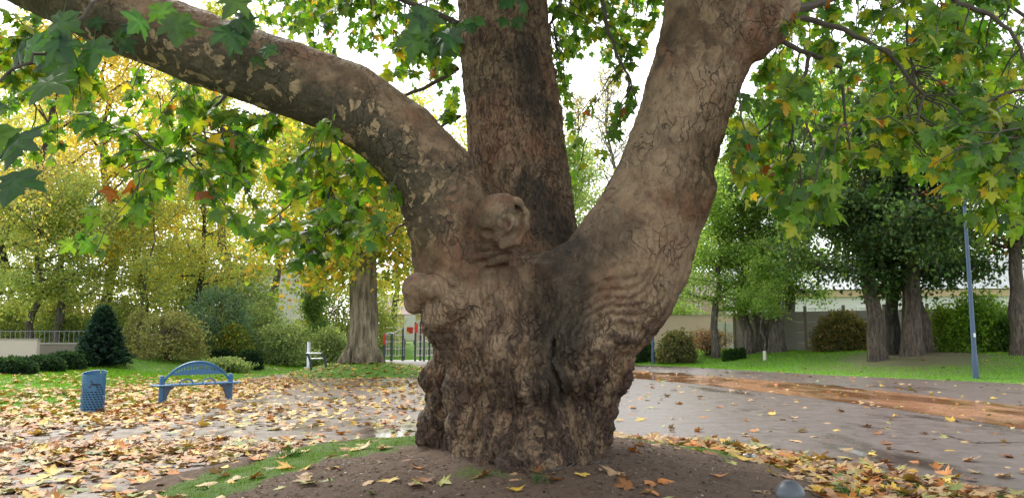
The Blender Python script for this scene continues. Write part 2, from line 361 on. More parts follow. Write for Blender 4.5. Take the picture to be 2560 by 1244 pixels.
CUTS = chain([(1284, 508, 8.0, 8), (1297, 530, 7.97, 9), (1298, 558, 7.95, 9), (1288, 582, 7.94, 9), (1262, 600, 7.92, 7)], 0) + chain([(1264, 556, 7.85, 9), (1277, 560, 7.87, 10)], 0) \
    + chain([(1204, 578, 7.97, 9), (1226, 582, 7.92, 9)], 0) + chain([(1305, 640, 8.25, 6), (1265, 690, 8.25, 7), (1215, 765, 8.2, 6)], 0) \
    + chain([(1128, 880, 8.42, 8), (1128, 990, 8.4, 9), (1136, 1120, 8.42, 12)], 0) + chain([(1178, 905, 8.2, 5), (1180, 1000, 8.2, 7), (1185, 1130, 8.15, 8)], 0) \
    + chain([(1290, 1035, 8.15, 5), (1340, 1045, 8.1, 6), (1400, 1125, 8.15, 6)], 0) + chain([(1300, 830, 8.4, 5), (1260, 865, 8.25, 6), (1330, 925, 8.15, 5), (1360, 905, 8.15, 4)], 0) \
    + chain([(1965, -10, 8.35, 7), (1952, 60, 8.33, 7), (1935, 110, 8.35, 6)], 0) + chain([(1400, 800, 8.35, 8), (1380, 900, 8.2, 8), (1400, 960, 8.2, 6)], 0) \
    + chain([(1470, 1000, 8.45, 6), (1472, 1070, 8.42, 8), (1478, 1160, 8.4, 10)], 0) + chain([(1410, 985, 8.2, 5), (1470, 960, 8.3, 6), (1520, 900, 8.45, 6)], 0) \
    + chain([(1066, 685, 8.1, 4), (1070, 715, 7.98, 5), (1062, 748, 8.0, 5), (1082, 765, 7.98, 5), (1108, 740, 7.98, 5), (1108, 700, 8.0, 4)], 0) + chain([(1450, 600, 9.0, 5), (1420, 592, 9.0, 7), (1395, 588, 9.05, 5)], 0)
def cap_d(P, pr):
    a, ra, b, rb, g = pr; ab = (b - a).astype(np.float32); pa = P - a.astype(np.float32)
    h = np.clip((pa @ ab) / np.float32(ab @ ab), 0, 1)
    return np.sqrt(((pa - h[:, None] * ab) ** 2).sum(1)) - (ra + (rb - ra) * h).astype(np.float32)
def smin(a, b, k):
    h = np.clip(0.5 + 0.5 * (b - a) / k, 0, 1); return b + (a - b) * h - k * h * (1 - h)
def sdf(P, lists, want=False):
    S, L, K, C = lists; gd = {}
    d = np.full(len(P), 9.0, np.float32)
    def per(lst, k, d):
        for pr in lst:
            e = cap_d(P, pr)
            if want: gd[pr[4]] = np.minimum(gd.get(pr[4], 9.0), e)
            d = smin(d, e, k)
        return d
    # each limb chain is one smooth tube, then the tubes melt into one another
    parts = []
    for g in (1, 2, 3):
        t = np.full(len(P), 9.0, np.float32)
        for pr in S:
            if pr[4] == g:
                e = cap_d(P, pr); t = smin(t, e, 0.04)
                if want: gd[g] = np.minimum(gd.get(g, 9.0), e)
        parts.append(t)
    d = smin(smin(parts[0], parts[1], 0.16), parts[2], 0.14)
    d = per(L, 0.12, d); d = per([p for p in K if p[4] == 0], 0.10, d); d = per([p for p in K if p[4] != 0], 0.06, d)
    for pr in C: d = -smin(-d, cap_d(P, pr), 0.035)
    return (d, gd) if want else d
def build_trunk(vox):
    lo = np.array((-6.3, 7.0, 0.02)); hi = np.array((3.9, 11.0, 6.35))
    n = np.ceil((hi - lo) / vox).astype(int) + 1; B = 16; nb = (n + B - 1) // B; n = nb * B
    D = np.full(tuple(n), 1.0, np.float32)
    bc = np.stack(np.meshgrid(*[(np.arange(m) + 0.5) * B * vox for m in nb], indexing='ij'), -1).reshape(-1, 3) + lo
    hd = B * vox * 0.5 * math.sqrt(3) + 0.02
    allp = (SMOOTH, LUMPS, KNOTS, CUTS)
    dist = [np.stack([cap_d(bc.astype(np.float32), p) for p in l], 1) for l in allp]
    dm = np.minimum(np.minimum(dist[0].min(1), dist[1].min(1)), dist[2].min(1))
    ids = np.stack(np.unravel_index(np.arange(len(bc)), nb), 1)
    loc = np.stack(np.meshgrid(*[np.arange(B)] * 3, indexing='ij'), -1).reshape(-1, 3)
    for q in range(len(bc)):
        sl = tuple(slice(i * B, i * B + B) for i in ids[q])
        if dm[q] > hd + 0.12: continue
        if dm[q] < -(hd + 0.12): D[sl] = -1.0; continue
        act = [[p for p, dd in zip(l, ds[q]) if dd < max(dm[q], 0) + 2 * hd + 0.2] for l, ds in zip(allp, dist)]
        P = (lo + (loc + ids[q] * B) * vox).astype(np.float32)
        D[sl] = sdf(P, act).reshape(B, B, B)
    D[:, :, 0] = np.where(D[:, :, 0] < 0, 0.004, D[:, :, 0])
    S = D < 0
    cnt = np.zeros(tuple(n - 1), np.uint8)
    for dx in (0, 1):
        for dy in (0, 1):
            for dz in (0, 1): cnt += S[dx:n[0] - 1 + dx, dy:n[1] - 1 + dy, dz:n[2] - 1 + dz]
    act = np.argwhere((cnt > 0) & (cnt < 8)); idx = np.full(tuple(n - 1), -1, np.int32); idx[tuple(act.T)] = np.arange(len(act))
    acc = np.zeros((len(act), 3)); w = np.zeros(len(act))
    for ax in range(3):
        o1, o2 = [a for a in range(3) if a != ax]
        for p in (0, 1):
            for q in (0, 1):
                a = act.copy(); a[:, o1] += p; a[:, o2] += q; b = a.copy(); b[:, ax] += 1
                da, db = D[tuple(a.T)], D[tuple(b.T)]; m = (da < 0) != (db < 0)
                t = np.where(m, da / np.where(m, da - db, 1), 0)
                pt = a.astype(float); pt[:, ax] += t
                acc += np.where(m[:, None], pt, 0); w += m
    V = lo + acc / w[:, None] * vox
    quads = []
    for ax in range(3):
        o1, o2 = [a for a in range(3) if a != ax]
        sa = [slice(0, None)] * 3; sb = [slice(0, None)] * 3; sa[ax] = slice(0, -1); sb[ax] = slice(1, None)
        e = np.argwhere(S[tuple(sa)] != S[tuple(sb)])
        e = e[(e[:, o1] > 0) & (e[:, o2] > 0) & (e[:, o1] < n[o1] - 1) & (e[:, o2] < n[o2] - 1) & (e[:, ax] < n[ax] - 1)]
        inn = S[tuple(e.T)]
        def c(p, q):
            k = e.copy(); k[:, o1] -= p; k[:, o2] -= q; return idx[tuple(k.T)]
        Q = np.stack([c(0, 0), c(1, 0), c(1, 1), c(0, 1)], 1)
        flip = inn if ax != 1 else ~inn
        Q[flip] = Q[flip][:, ::-1]; quads.append(Q)
    Q = np.concatenate(quads); Q = Q[(Q >= 0).all(1)]
    return V, Q
def relax(V, Q, it, lam=0.5):
    E = np.concatenate([Q[:, [0, 1]], Q[:, [1, 2]], Q[:, [2, 3]], Q[:, [3, 0]]]); n = len(V)
    deg = np.bincount(E[:, 0], minlength=n) + np.bincount(E[:, 1], minlength=n)
    for _ in range(it):
        s = np.stack([np.bincount(E[:, 0], V[E[:, 1], k], n) + np.bincount(E[:, 1], V[E[:, 0], k], n) for k in range(3)], 1)
        V = V + lam * (s / np.maximum(deg, 1)[:, None] - V)
    return V
def normals(V, Q):
    fn = np.cross(V[Q[:, 2]] - V[Q[:, 0]], V[Q[:, 3]] - V[Q[:, 1]]); N = np.zeros_like(V)
    for k in range(4):
        for c in range(3): N[:, c] += np.bincount(Q[:, k], fn[:, c], len(V))
    return N / (np.linalg.norm(N, axis=1, keepdims=True) + 1e-12)

TV, TQ = build_trunk(0.0165)
TV = relax(TV, TQ, 2)
TN = normals(TV, TQ)
_, gd = sdf(TV.astype(np.float32), (SMOOTH, LUMPS, KNOTS, CUTS), want=True)
def axis_t(V, pts):                       # arc length along a limb and the limb's direction, per vertex
    best = np.full(len(V), 1e9); t = np.zeros(len(V)); s0 = 0.0; ax = np.zeros((len(V), 3))
    P = [at(*p[:3]) for p in pts]
    for a, b in zip(P[:-1], P[1:]):
        ab = b - a; L = np.linalg.norm(ab); h = np.clip(((V - a) @ ab) / L ** 2, 0, 1); d = np.linalg.norm(V - a - h[:, None] * ab, axis=1)
        m = d < best; best[m] = d[m]; t[m] = s0 + h[m] * L; ax[m] = ab / L; s0 += L
    return t, ax
w1, w2, w3 = [np.exp(-np.clip(gd[g], 0, 3) / 0.06) for g in (1, 2, 3)]
tL, aL = axis_t(TV, LEFT); tR, aR = axis_t(TV, RIGHT); tM, aM = axis_t(TV, MID)
ws = w1 + w2 + w3 + 1e-6
tt = (w1 * tL + w2 * tR + w3 * tM) / ws
px_v = TV[:, 2]                                                   # height
low = smooth(2.3, 1.2, px_v)                                      # gnarled foot
ang = np.arctan2(TV[:, 0] - 0.1, 9.0 - TV[:, 1])
# relief: rolling lumps, long furrows, folds that run round the burls, cross wrinkles, fine grain
warp = fbm(TV, 2.2, 3, 5)[:, None]; wp = warp[:, 0]
zz = TV[:, 2]; foot = smooth(1.55, 0.9, zz); belly = smooth(0.9, 1.3, zz) * smooth(2.9, 2.1, zz)
rel = 0.022 * fbm(TV, 2.4, 3, 1) * (0.4 + low)
fur = noise3(np.stack([ang * 6 + wp * 0.5, zz * 0.8, wp * .4], 1), 1.3, 21); fur2 = noise3(np.stack([ang * 16 + wp * 1.0, zz * 1.5, TV[:, 1] * .5], 1), 1.3, 23); fur3 = noise3(np.stack([ang * 34 + wp * 2.2, zz * 3.4, TV[:, 1] * .5], 1), 1.3, 25)
rel += (foot + .35 * belly) * (0.060 * (0.5 - np.abs(fur) * 2.0) + 0.044 * (0.4 - np.abs(fur2) * 1.8) + 0.026 * (.35 - np.abs(fur3) * 1.5))
fold = np.sin(34 * fbm(TV * np.array((1, 1, .8)), 0.85, 2, 27) + 2.5 * wp); fmask = smooth(-.25, .35, noise3(TV, 1.1, 29))
rel += 0.016 * fold * fmask * np.clip(belly + .15 * foot, 0, 1)
pl = noise3(TV * np.array((1, 1, 0.45)) + 0.12 * warp, 13, 31); pl2 = noise3(TV * np.array((1, 1, 0.5)) + 0.1 * warp, 27, 33)
rel += (0.020 * (0.35 - np.abs(pl)) + 0.014 * (0.3 - np.abs(pl2))) * (0.25 + 1.0 * low)
wr = np.sin(tt * 38 + 9.0 * fbm(TV, 1.1, 3, 41)) * smooth(-0.1, 0.6, noise3(TV, 1.3, 43))
zone_w = smooth(0.25, 0.8, (w1 * smooth(3.3, 1.9, tL - 0.8) + w2 * smooth(4.2, 2.6, tR - 0.6)) / ws) * smooth(1.4, 2.0, px_v)
rel += 0.008 * wr * zone_w
am = np.arctan2(TV[:, 0], 9.8 - TV[:, 1]); stem_f = noise3(np.stack([am * 9, zz * 0.8, wp], 1), 1.6, 51); stem_g = noise3(np.stack([am * 26, zz * 2.2, wp], 1), 1.6, 53)
stz = (w3 / ws) * smooth(2.2, 3.0, px_v); rel += stz * (0.024 * (0.45 - np.abs(stem_f)) + 0.022 * (0.35 - np.abs(stem_g)))
ar = np.arctan2(TV[:, 0] - np.interp(zz, [2.5, 5.5], [1.6, 2.4]), 8.8 - TV[:, 1]); rg = noise3(np.stack([ar * 20, zz * 2.0, wp], 1), 1.5, 55); inner = (w2 / ws) * smooth(2.6, 3.2, zz) * smooth(.15, -.45, TN[:, 0]); rel += inner * .024 * (.35 - np.abs(rg))
rel += 0.006 * fbm(TV, 9, 2, 61) + 0.005 * noise3(TV, 38, 63)
rel *= np.where(np.minimum(gd[4], gd[5]) < 0.02, 0.35, 1.0)
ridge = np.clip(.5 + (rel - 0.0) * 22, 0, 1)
TV = TV + TN * rel[:, None]
TN = normals(TV, TQ)
# ---- what grows on the bark: masks with shapes of their own
upl = TN[:, 2]
flake = (w1 / ws) * smooth(2.5, 3.3, tL) * smooth(-0.35, 0.35, upl + 0.25 * fbm(TV, 1.1, 2, 71))         # olive skin with pale flakes on the long limb
def blob(u, v, Y, r, soft=0.5): return smooth(r, r * (1 - soft), np.linalg.norm((TV - at(u, v, Y)) * np.array((1, .6, 1)), axis=1) + 0.12 * fbm(TV, 3.0, 3, 73))
def streak(pts, r): 
    d = np.full(len(TV), 9.0)
    for a, b in zip(pts[:-1], pts[1:]):
        a, b = at(*a), at(*b); ab = b - a; h = np.clip(((TV - a) @ ab) / (ab @ ab), 0, 1)
        e = (TV - a - h[:, None] * ab) * np.array((1, .5, 1)); d = np.minimum(d, np.linalg.norm(e, axis=1))
    return smooth(r, r * 0.4, d + 0.10 * fbm(TV, 3.5, 3, 75))
moss = np.maximum.reduce([streak([(1420, 655, 8.5), (1380, 720, 8.45), (1375, 820, 8.35)], 0.55), streak([(1380, 800, 8.35), (1388, 960, 8.2)], 0.36), streak([(1370, 480, 9.2), (1400, 560, 9.2)], 0.26),
    streak([(1310, 100, 9.3), (1350, 260, 9.3)], 0.34), streak([(1250, 480, 8.2), (1240, 640, 8.2)], 0.26), streak([(1700, -20, 8.2), (1640, 120, 8.4)], 0.2),
    streak([(1330, 400, 9.3), (1380, 520, 9.2)], 0.16), blob(1500, 560, 8.6, 0.4, .9) * .5, streak([(1440, 650, 8.5), (1530, 580, 8.3)], 0.4) * .7, streak([(1330, 480, 9.4), (1400, 570, 9.4)], .36), streak([(1180, 640, 8.2), (1260, 660, 8.2)], .22)]) * np.clip(1 - .5 * w1 / ws, 0, 1)
red = np.clip(smooth(0.0, 0.6, fbm(TV, 1.4, 3, 81) + 0.25) * (1 - flake) + 0.5 * streak([(1120, 840, 8.3), (1300, 850, 8.2)], 0.3), 0, 1)
pale = np.clip((w2 / ws) * smooth(0.0, 0.45, fbm(TV, 1.2, 3, 91) + 0.4 * TN[:, 0] + 0.1) + 0.8 * (w1 / ws) * smooth(0.0, 0.45, fbm(TV, 1.5, 3, 93)) * (1 - flake) + .8 * blob(1110, 770, 8.2, .5) + .6 * smooth(.15, .6, fbm(TV, 2.0, 3, 95)) * low, 0, 1)
spot = lambda u, v, Y, r: smooth(r, r * .6, np.linalg.norm((TV - at(u, v, Y)) * np.array((1, .5, 1)), axis=1) + .02 * fbm(TV, 9, 2, 77))
wood = np.maximum(spot(1288, 552, 7.92, .06) * .6, spot(1250, 590, 7.9, .08) * .3) * (gd[5] < 0.05)
rot = np.maximum.reduce([spot(1270, 560, 7.84, .058), spot(1213, 582, 7.9, .05), spot(1195, 570, 7.95, .035)]) * (gd[5] < 0.05)
M1 = np.stack([flake, moss, red], 1); M2 = np.stack([pale, np.clip(wood, 0, 1), np.clip(rot, 0, 1)], 1); rough_b = np.clip(low + 0.7 * (w3 / ws) * smooth(2.3, 3.0, px_v) + 0.25, 0, 1)

def bark_material():
    k = NT('plane_bark'); co = k.coord('Object'); m1 = k.n('SeparateColor', Color=k.attr('M1').outputs['Color']); m2 = k.n('SeparateColor', Color=k.attr('M2').outputs['Color'])
    rb = k.attr('rough_b').outputs['Fac']
    wv = k.n('VectorMath', {'operation': 'MULTIPLY_ADD'}); k.set(wv, 'i0', k.noise(co, 3.5, 3).outputs['Color']); wv.inputs[1].default_value = (.35, .35, .35); k.set(wv, 'i2', co)
    wc = wv.outputs[0]
    ca = k.n('TexVoronoi', {'feature': 'DISTANCE_TO_EDGE'}, Vector=k.mapping(wc, (1, 1, .38)), Scale=9.0)
    crk = k.ramp(ca.outputs[0], (0.0, 0.0), (0.05, 1.0))
    crk = k.mix(k.ramp(k.noise(co, 2.3, 4).outputs[0], (0.46, 0.0), (0.62, 0.85)), (1, 1, 1), crk)
    lin = k.noise(k.mapping(wc, (1, 1, .16)), 30.0, 5, .7); crk = k.math('MULTIPLY', crk, k.mix(rb, (1, 1, 1), k.ramp(lin.outputs[0], (.34, .12), (.48, 1.0))))
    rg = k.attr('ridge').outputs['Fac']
    n1 = k.noise(co, 5.0, 8, 0.65); n2 = k.noise(co, 22.0, 6, 0.7); n3 = k.noise(k.mapping(co, (1, 1, .3)), 9.0, 6, 0.65)
    base = k.mix(k.ramp(n1.outputs[0], (.35, 0), (.65, 1)), (0.088, 0.056, 0.030), (0.215, 0.154, 0.092))
    base = k.mix(k.math('MULTIPLY', m1.outputs[2], k.ramp(n3.outputs[0], (.38, 0), (.6, .75))), base, (0.25, 0.118, 0.066))
    base = k.mix(k.math('MULTIPLY', m2.outputs[0], k.ramp(n1.outputs[0], (.32, .25), (.62, .95))), base, (0.345, 0.272, 0.182))
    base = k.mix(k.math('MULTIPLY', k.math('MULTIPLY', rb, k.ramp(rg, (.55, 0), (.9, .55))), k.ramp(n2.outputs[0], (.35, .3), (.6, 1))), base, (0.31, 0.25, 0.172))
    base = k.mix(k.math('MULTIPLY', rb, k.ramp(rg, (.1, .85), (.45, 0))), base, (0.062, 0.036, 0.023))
    base = k.mix(k.ramp(k.noise(co, 13, 4).outputs[0], (.6, 0), (.72, .45)), base, (0.10, 0.095, 0.06))
    # olive limb skin and its pale flakes
    fl = k.noise(k.mapping(wc, (1, 1, 1)), 7.5, 4, 0.55); fs = k.ramp(fl.outputs[0], (.565, 0), (.575, 1)); fs2 = k.ramp(k.noise(co, 1.1, 2).outputs[0], (.40, 0), (.48, 1))
    fs = k.math('MULTIPLY', fs, fs2)
    olive = k.mix(k.ramp(n1.outputs[0], (.35, 0), (.7, 1)), (0.055, 0.051, 0.032), (0.12, 0.110, 0.066))
    limb = k.mix(fs, olive, k.mix(n2.outputs[0], (0.36, 0.29, 0.17), (0.5, 0.42, 0.27)))
    base = k.mix(m1.outputs[0], base, limb)
    ms = k.math('MULTIPLY', m1.outputs[1], k.ramp(n3.outputs[0], (.28, .3), (.52, 1)))
    base = k.mix(k.math('MULTIPLY', ms, .92), base, k.mix(n2.outputs[0], (0.018, 0.015, 0.010), (0.058, 0.048, 0.028)))
    base = k.mix(m2.outputs[1], base, (0.40, 0.34, 0.27)); base = k.mix(m2.outputs[2], base, (0.085, 0.035, 0.022))
    base = k.mix(k.math('MULTIPLY', k.math('SUBTRACT', 1.0, crk), .9), base, (0.026, 0.016, 0.011))
    # thin scales peeled off here and there show fresher cream bark, old ones stay grey brown
    pk = k.n('TexVoronoi', {'feature': 'F1'}, Vector=k.mapping(wc, (1, 1, .7)), Scale=8.0); pm = k.math('MULTIPLY', k.ramp(k.n('SeparateColor', Color=pk.outputs['Color']).outputs[0], (.72, 0), (.74, 1)), k.ramp(k.noise(co, 1.7, 3).outputs[0], (.45, 0), (.56, 1)))
    pm = k.math('MULTIPLY', pm, k.math('SUBTRACT', 1.0, k.math('MAXIMUM', m1.outputs[0], m1.outputs[1])))
    base = k.mix(k.math('MULTIPLY', pm, .5), base, k.mix(n2.outputs[0], (0.25, 0.18, 0.11), (0.42, 0.33, 0.22)))
    base = k.mix(1.0, base, (0.86, 0.77, 0.69), 'MULTIPLY')
    h = k.math('ADD', k.math('MULTIPLY', crk, 0.6), k.math('ADD', k.math('MULTIPLY', n2.outputs[0], .45), k.math('MULTIPLY', n3.outputs[0], .55)))
    h = k.math('ADD', h, k.math('MULTIPLY', k.math('MULTIPLY', fs, m1.outputs[0]), -.15))
    return k.bsdf(Base_Color=base, Roughness=k.ramp(n2.outputs[0], (.3, .62), (.7, .9)), Normal=k.bump(h, 1.0, 0.045))
M_BARK = bark_material()

tree = empty('plane_tree', TREE, 'massive old plane tree with three huge limbs and gnarled burled trunk', 'tree')
# cut the continuous surface into its parts: trunk, three limbs, two burls (shared border vertices keep their normals)
fc = TV[TQ].mean(1); mn = np.minimum.reduce([gd[g] for g in (1, 2, 3)])
vg = np.zeros(len(TV), int)
vg[(gd[1] <= mn + 1e-6) & (tL > 2.75)] = 1; vg[(gd[2] <= mn + 1e-6) & (tR > 2.75)] = 2; vg[(gd[3] <= mn + 1e-6) & (TV[:, 2] > 2.75)] = 3
vg[(np.minimum(gd[4], 9) < 0.03)] = 4; vg[(gd[5] < 0.012) & (TN[:, 1] < 0.6)] = 5
fg = np.array([0, 1, 2, 3, 4, 5])[np.sort(vg[TQ], 1)[:, 1]]
trunk_o = None
for g, nm in ((0, 'trunk'), (1, 'limb'), (2, 'limb'), (3, 'limb'), (4, 'burl'), (5, 'burl')):
    q = TQ[fg == g]; used, inv = np.unique(q.ravel(), return_inverse=True)
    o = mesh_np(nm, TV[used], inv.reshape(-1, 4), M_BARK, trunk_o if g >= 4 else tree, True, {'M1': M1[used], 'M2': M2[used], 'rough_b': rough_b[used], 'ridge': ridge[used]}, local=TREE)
    o.data.normals_split_custom_set_from_vertices([tuple(x) for x in TN[used]])
    if g == 0: trunk_o = o
    if g == 1: o['label'] = 'long limb reaching out low with olive flaking bark'
    if g == 5: o['label'] = 'round pruning knot with dark curved slit'
    if g == 4: o['label'] = 'pair of bulging smooth burls'
# ================================================================== leaves: shapes, growth, scattering
HALF = [(0.18, -0.10), (0.30, -0.03), (0.50, -0.04), (0.41, 0.10), (0.37, 0.18), (0.52, 0.25), (0.56, 0.38), (0.70, 0.54), (0.50, 0.52),
        (0.38, 0.51), (0.22, 0.45), (0.28, 0.61), (0.20, 0.69), (0.14, 0.84)]
HALF_LO = [(0.22, -0.10), (0.48, -0.03), (0.36, 0.18), (0.68, 0.5), (0.24, 0.46), (0.24, 0.68)]
def leaf_shape(half, seed, curl=0.25, fold=0.22, stalk=True):
    r = np.random.default_rng(seed); h = [(x * r.uniform(.88, 1.12), y + r.uniform(-.03, .03)) for x, y in half]; h2 = [(x * r.uniform(.88, 1.12), y + r.uniform(-.03, .03)) for x, y in half]
    pts = [(0, 0.0)] + h + [(0.0, 1.04)] + [(-x, y) for x, y in h2[::-1]]
    P = np.array([(0, 0.27)] + pts); z = -fold * np.abs(P[:, 0]) + curl * (P[:, 1] - .3) * np.abs(P[:, 1] - .3) * r.uniform(-1, .4) + curl * .5 * P[:, 0] * r.uniform(-1, 1) * np.abs(P[:, 0]) * 2
    z += r.uniform(-.025, .025, len(P)); z[0] = 0.03
    V = np.column_stack([P, z]); n = len(pts); T = [(0, 1 + i, 1 + (i + 1) % n) for i in range(n)]
    if stalk:
        b = len(V); V = np.vstack([V, [(-.012, 0.02, .0), (.012, .02, 0), (0.03, -.45, -.10)]]); T.append((b, b + 1, b + 2))
    return V, np.array(T)
SH_HI = [leaf_shape(HALF, 100 + i) for i in range(8)]
def leaf_fine(seed):
    V, T = leaf_shape(HALF, seed, .35, .2, False); n = len(V) - 1; c = V[0]; mid = c + (V[1:] - c) * .5
    ca = np.arctan2(V[1:, 0], V[1:, 1] - .05); mid[:, 2] += .035 * np.cos(ca * 5.2)      # blade puckers between the main veins
    W = np.vstack([V, mid]); F3 = []
    for i in range(n): j = (i + 1) % n; F3 += [(0, 1 + n + i, 1 + n + j), (1 + n + i, 1 + i, 1 + j), (1 + n + i, 1 + j, 1 + n + j)]
    b = len(W); W = np.vstack([W, [(-.014, .02, 0), (.014, .02, 0), (.03, -.5, -.12)]]); F3.append((b, b + 1, b + 2)); return W, np.array(F3)
SH_FINE = [leaf_fine(500 + i) for i in range(8)]
SH_LO = [leaf_shape(HALF_LO, 200 + i, stalk=False) for i in range(6)]
SH_DRY = [leaf_shape(HALF, 300 + i, curl=0.7, fold=-0.25 if i % 2 else 0.3) for i in range(8)]
SH_DRYLO = [leaf_shape(HALF_LO, 400 + i, curl=0.6, fold=-0.3 if i % 2 else 0.3, stalk=False) for i in range(6)]
SH_DIA = [(np.array([(0, 0, 0), (.32, .45, .06), (0, 1, 0), (-.32, .45, .06)]), np.array([(0, 1, 2), (0, 2, 3)]))]
SH_NEEDLE = [(np.array([(-.08, 0, 0), (.08, 0, 0), (0.02, 1, .03)]), np.array([(0, 1, 2)]))]
def unit(v): return v / (np.linalg.norm(v, axis=-1, keepdims=True) + 1e-9)
def scatter(name, pos, tipdir, nrm, size, col, shapes, mat, parent=None, local=None, seed=0, sm=False):
    r = np.random.default_rng(seed); n = len(pos)
    D = unit(tipdir); Nn = unit(nrm - (nrm * D).sum(1, keepdims=True) * D); S = np.cross(D, Nn)
    which = r.integers(0, len(shapes), n); Vs, Fs, Cs = [], [], []; b = 0
    for w, (sv, sf) in enumerate(shapes):
        m = which == w; k = int(m.sum())
        if not k: continue
        P = pos[m][:, None] + size[m][:, None, None] * (sv[None, :, 0:1] * S[m][:, None] + sv[None, :, 1:2] * D[m][:, None] + sv[None, :, 2:3] * Nn[m][:, None])
        Vs.append(P.reshape(-1, 3)); Fs.append((sf[None] + (b + np.arange(k) * len(sv))[:, None, None]).reshape(-1, 3)); Cs.append(np.repeat(col[m], len(sv), 0)); b += k * len(sv)
    return mesh_np(name, np.concatenate(Vs), np.concatenate(Fs), mat, parent, sm, {'Col': np.concatenate(Cs)}, local)
def palette(n, cols, weights, jitter=.18, seed=0):
    r = np.random.default_rng(seed); w = np.array(weights, float); i = r.choice(len(cols), n, p=w / w.sum())
    return np.clip(np.array(cols)[i] * r.uniform(1 - jitter, 1 + jitter, (n, 1)) * r.uniform(.93, 1.07, (n, 3)), 0, 1)
M_LEAF = leaf_material('plane_leaf', .55, .40, .4, (1.95, 2.05, .6))
M_FOL = leaf_material('foliage', .55, .6, .2, (1.9, 1.8, .9))
M_DRY = leaf_material('fallen_leaf', .12, .55, .3, (1.1, 1, .8))
k_ = NT('twig_bark'); c_ = k_.coord('Object'); M_TWIG = k_.bsdf(Base_Color=k_.mix(k_.noise(c_, 8, 4).outputs[0], (0.035, 0.028, 0.02), (0.10, 0.085, 0.06)), Roughness=.85)
def tree_bark(name, a, b, sc=6.0):
    k = NT(name); c = k.coord('Object'); n = k.noise(k.mapping(c, (1, 1, .22)), sc, 7, .7); m = k.noise(c, 1.2, 4); e = k.noise(k.mapping(c, (1, 1, .12)), sc * 3.2, 5, .7)
    col = k.mix(k.ramp(n.outputs[0], (.38, 0), (.62, 1)), a, b); col = k.mix(k.ramp(e.outputs[0], (.4, .8), (.52, 0)), col, tuple(x * .35 for x in a)); col = k.mix(k.ramp(m.outputs[0], (.5, 0), (.7, .6)), col, tuple(x * .6 for x in a))
    return k.bsdf(Base_Color=col, Roughness=.9, Normal=k.bump(k.math('ADD', n.outputs[0], e.outputs[0]), 1.0, .14))

def bend(a, b, n, sag, wob, r):
    a, b = np.asarray(a, float), np.asarray(b, float); t = np.linspace(0, 1, n)[:, None]; L = np.linalg.norm(b - a)
    P = a + (b - a) * t; P[:, 2] += (sag * L * 4 * t * (1 - t))[:, 0]; P[1:-1] += r.normal(0, wob * L, (n - 2, 3)); return P
FRAME_T = math.tan(PITCH + math.atan(622 / F))
def above_frame(P): return P[:, 2] > CZ + P[:, 1] * FRAME_T + .25

# ------------------------------------------------------------------ crown of the great plane tree
cr = np.random.default_rng(5)
BR = [  # branches that can be followed in the photograph: (u, v, distance), thickness at both ends
    ([(1950, 50, 8.75), (2030, 48, 8.7), (2110, 72, 8.5), (2220, 132, 8.3), (2310, 232, 8.1), (2290, 330, 8.0)], .042, .012),
    ([(1935, 92, 8.7), (2025, 136, 8.7), (2100, 166, 8.8), (2110, 240, 8.8), (2116, 330, 8.8), (2125, 420, 8.7)], .034, .008),
    ([(2025, 136, 8.7), (2004, 198, 8.7), (1970, 262, 8.8), (1920, 312, 8.9), (1878, 348, 8.9)], .026, .008),
    ([(1970, 262, 8.8), (1986, 345, 8.8), (2004, 440, 8.7), (2000, 520, 8.7)], .016, .006),
    ([(1955, 30, 8.8), (2090, -5, 9.3), (2260, -40, 10.0), (2480, -10, 10.6), (2640, 90, 11.0)], .06, .02),
    ([(2330, -60, 7.4), (2400, 10, 7.4), (2480, 40, 7.3), (2540, 95, 7.2), (2575, 190, 7.1), (2590, 330, 7.0)], .03, .01),
    ([(2270, -30, 10.0), (2270, 120, 9.8), (2290, 240, 9.5), (2250, 340, 9.4)], .02, .008),
    ([(1505, -20, 9.6), (1520, 80, 9.6), (1545, 142, 9.6), (1576, 200, 9.5), (1592, 262, 9.4)], .03, .008),
    ([(1420, -60, 10.6), (1396, 15, 10.4), (1374, 62, 10.3)], .035, .02),
    ([(700, 280, 8.9), (660, 292, 9.1), (590, 335, 9.2), (480, 392, 9.3), (420, 412, 9.3), (372, 470, 9.2), (320, 545, 9.1)], .03, .007),
    ([(800, 320, 8.9), (823, 360, 9.2), (826, 440, 9.2), (823, 560, 9.1), (812, 628, 9.0)], .02, .007),
    ([(930, 400, 9.2), (850, 440, 9.6), (740, 500, 9.7), (660, 560, 9.7)], .02, .007),
    ([(1010, 560, 9.3), (960, 600, 10.2), (900, 640, 10.6)], .016, .006),
    ([(560, 240, 8.9), (520, 300, 8.4), (470, 360, 8.2), (400, 380, 8.0)], .02, .006),
    ([(1145, 170, 10.3), (1060, 220, 10.6), (960, 250, 10.8), (880, 200, 11.0)], .035, .012),
    ([(1150, 290, 10.2), (1090, 330, 10.5), (1040, 300, 10.8)], .025, .01),
    ([(1145, 60, 10.4), (1010, 0, 10.8), (860, -60, 11.2), (700, -40, 11.5)], .045, .02),
    ([(330, -70, 4.0), (230, 15, 3.8), (120, 112, 3.7), (60, 165, 3.6), (-30, 220, 3.6)], .012, .006),
    ([(640, -120, 4.8), (560, -40, 4.7), (480, -10, 4.6)], .010, .005),
    ([(1100, -120, 5.2), (1070, -20, 5.1), (1060, 40, 5.0)], .010, .005),
    ([(200, -60, 8.4), (150, 90, 8.6), (60, 150, 8.8), (-40, 240, 9.0)], .03, .01),
]
branch_pts = []
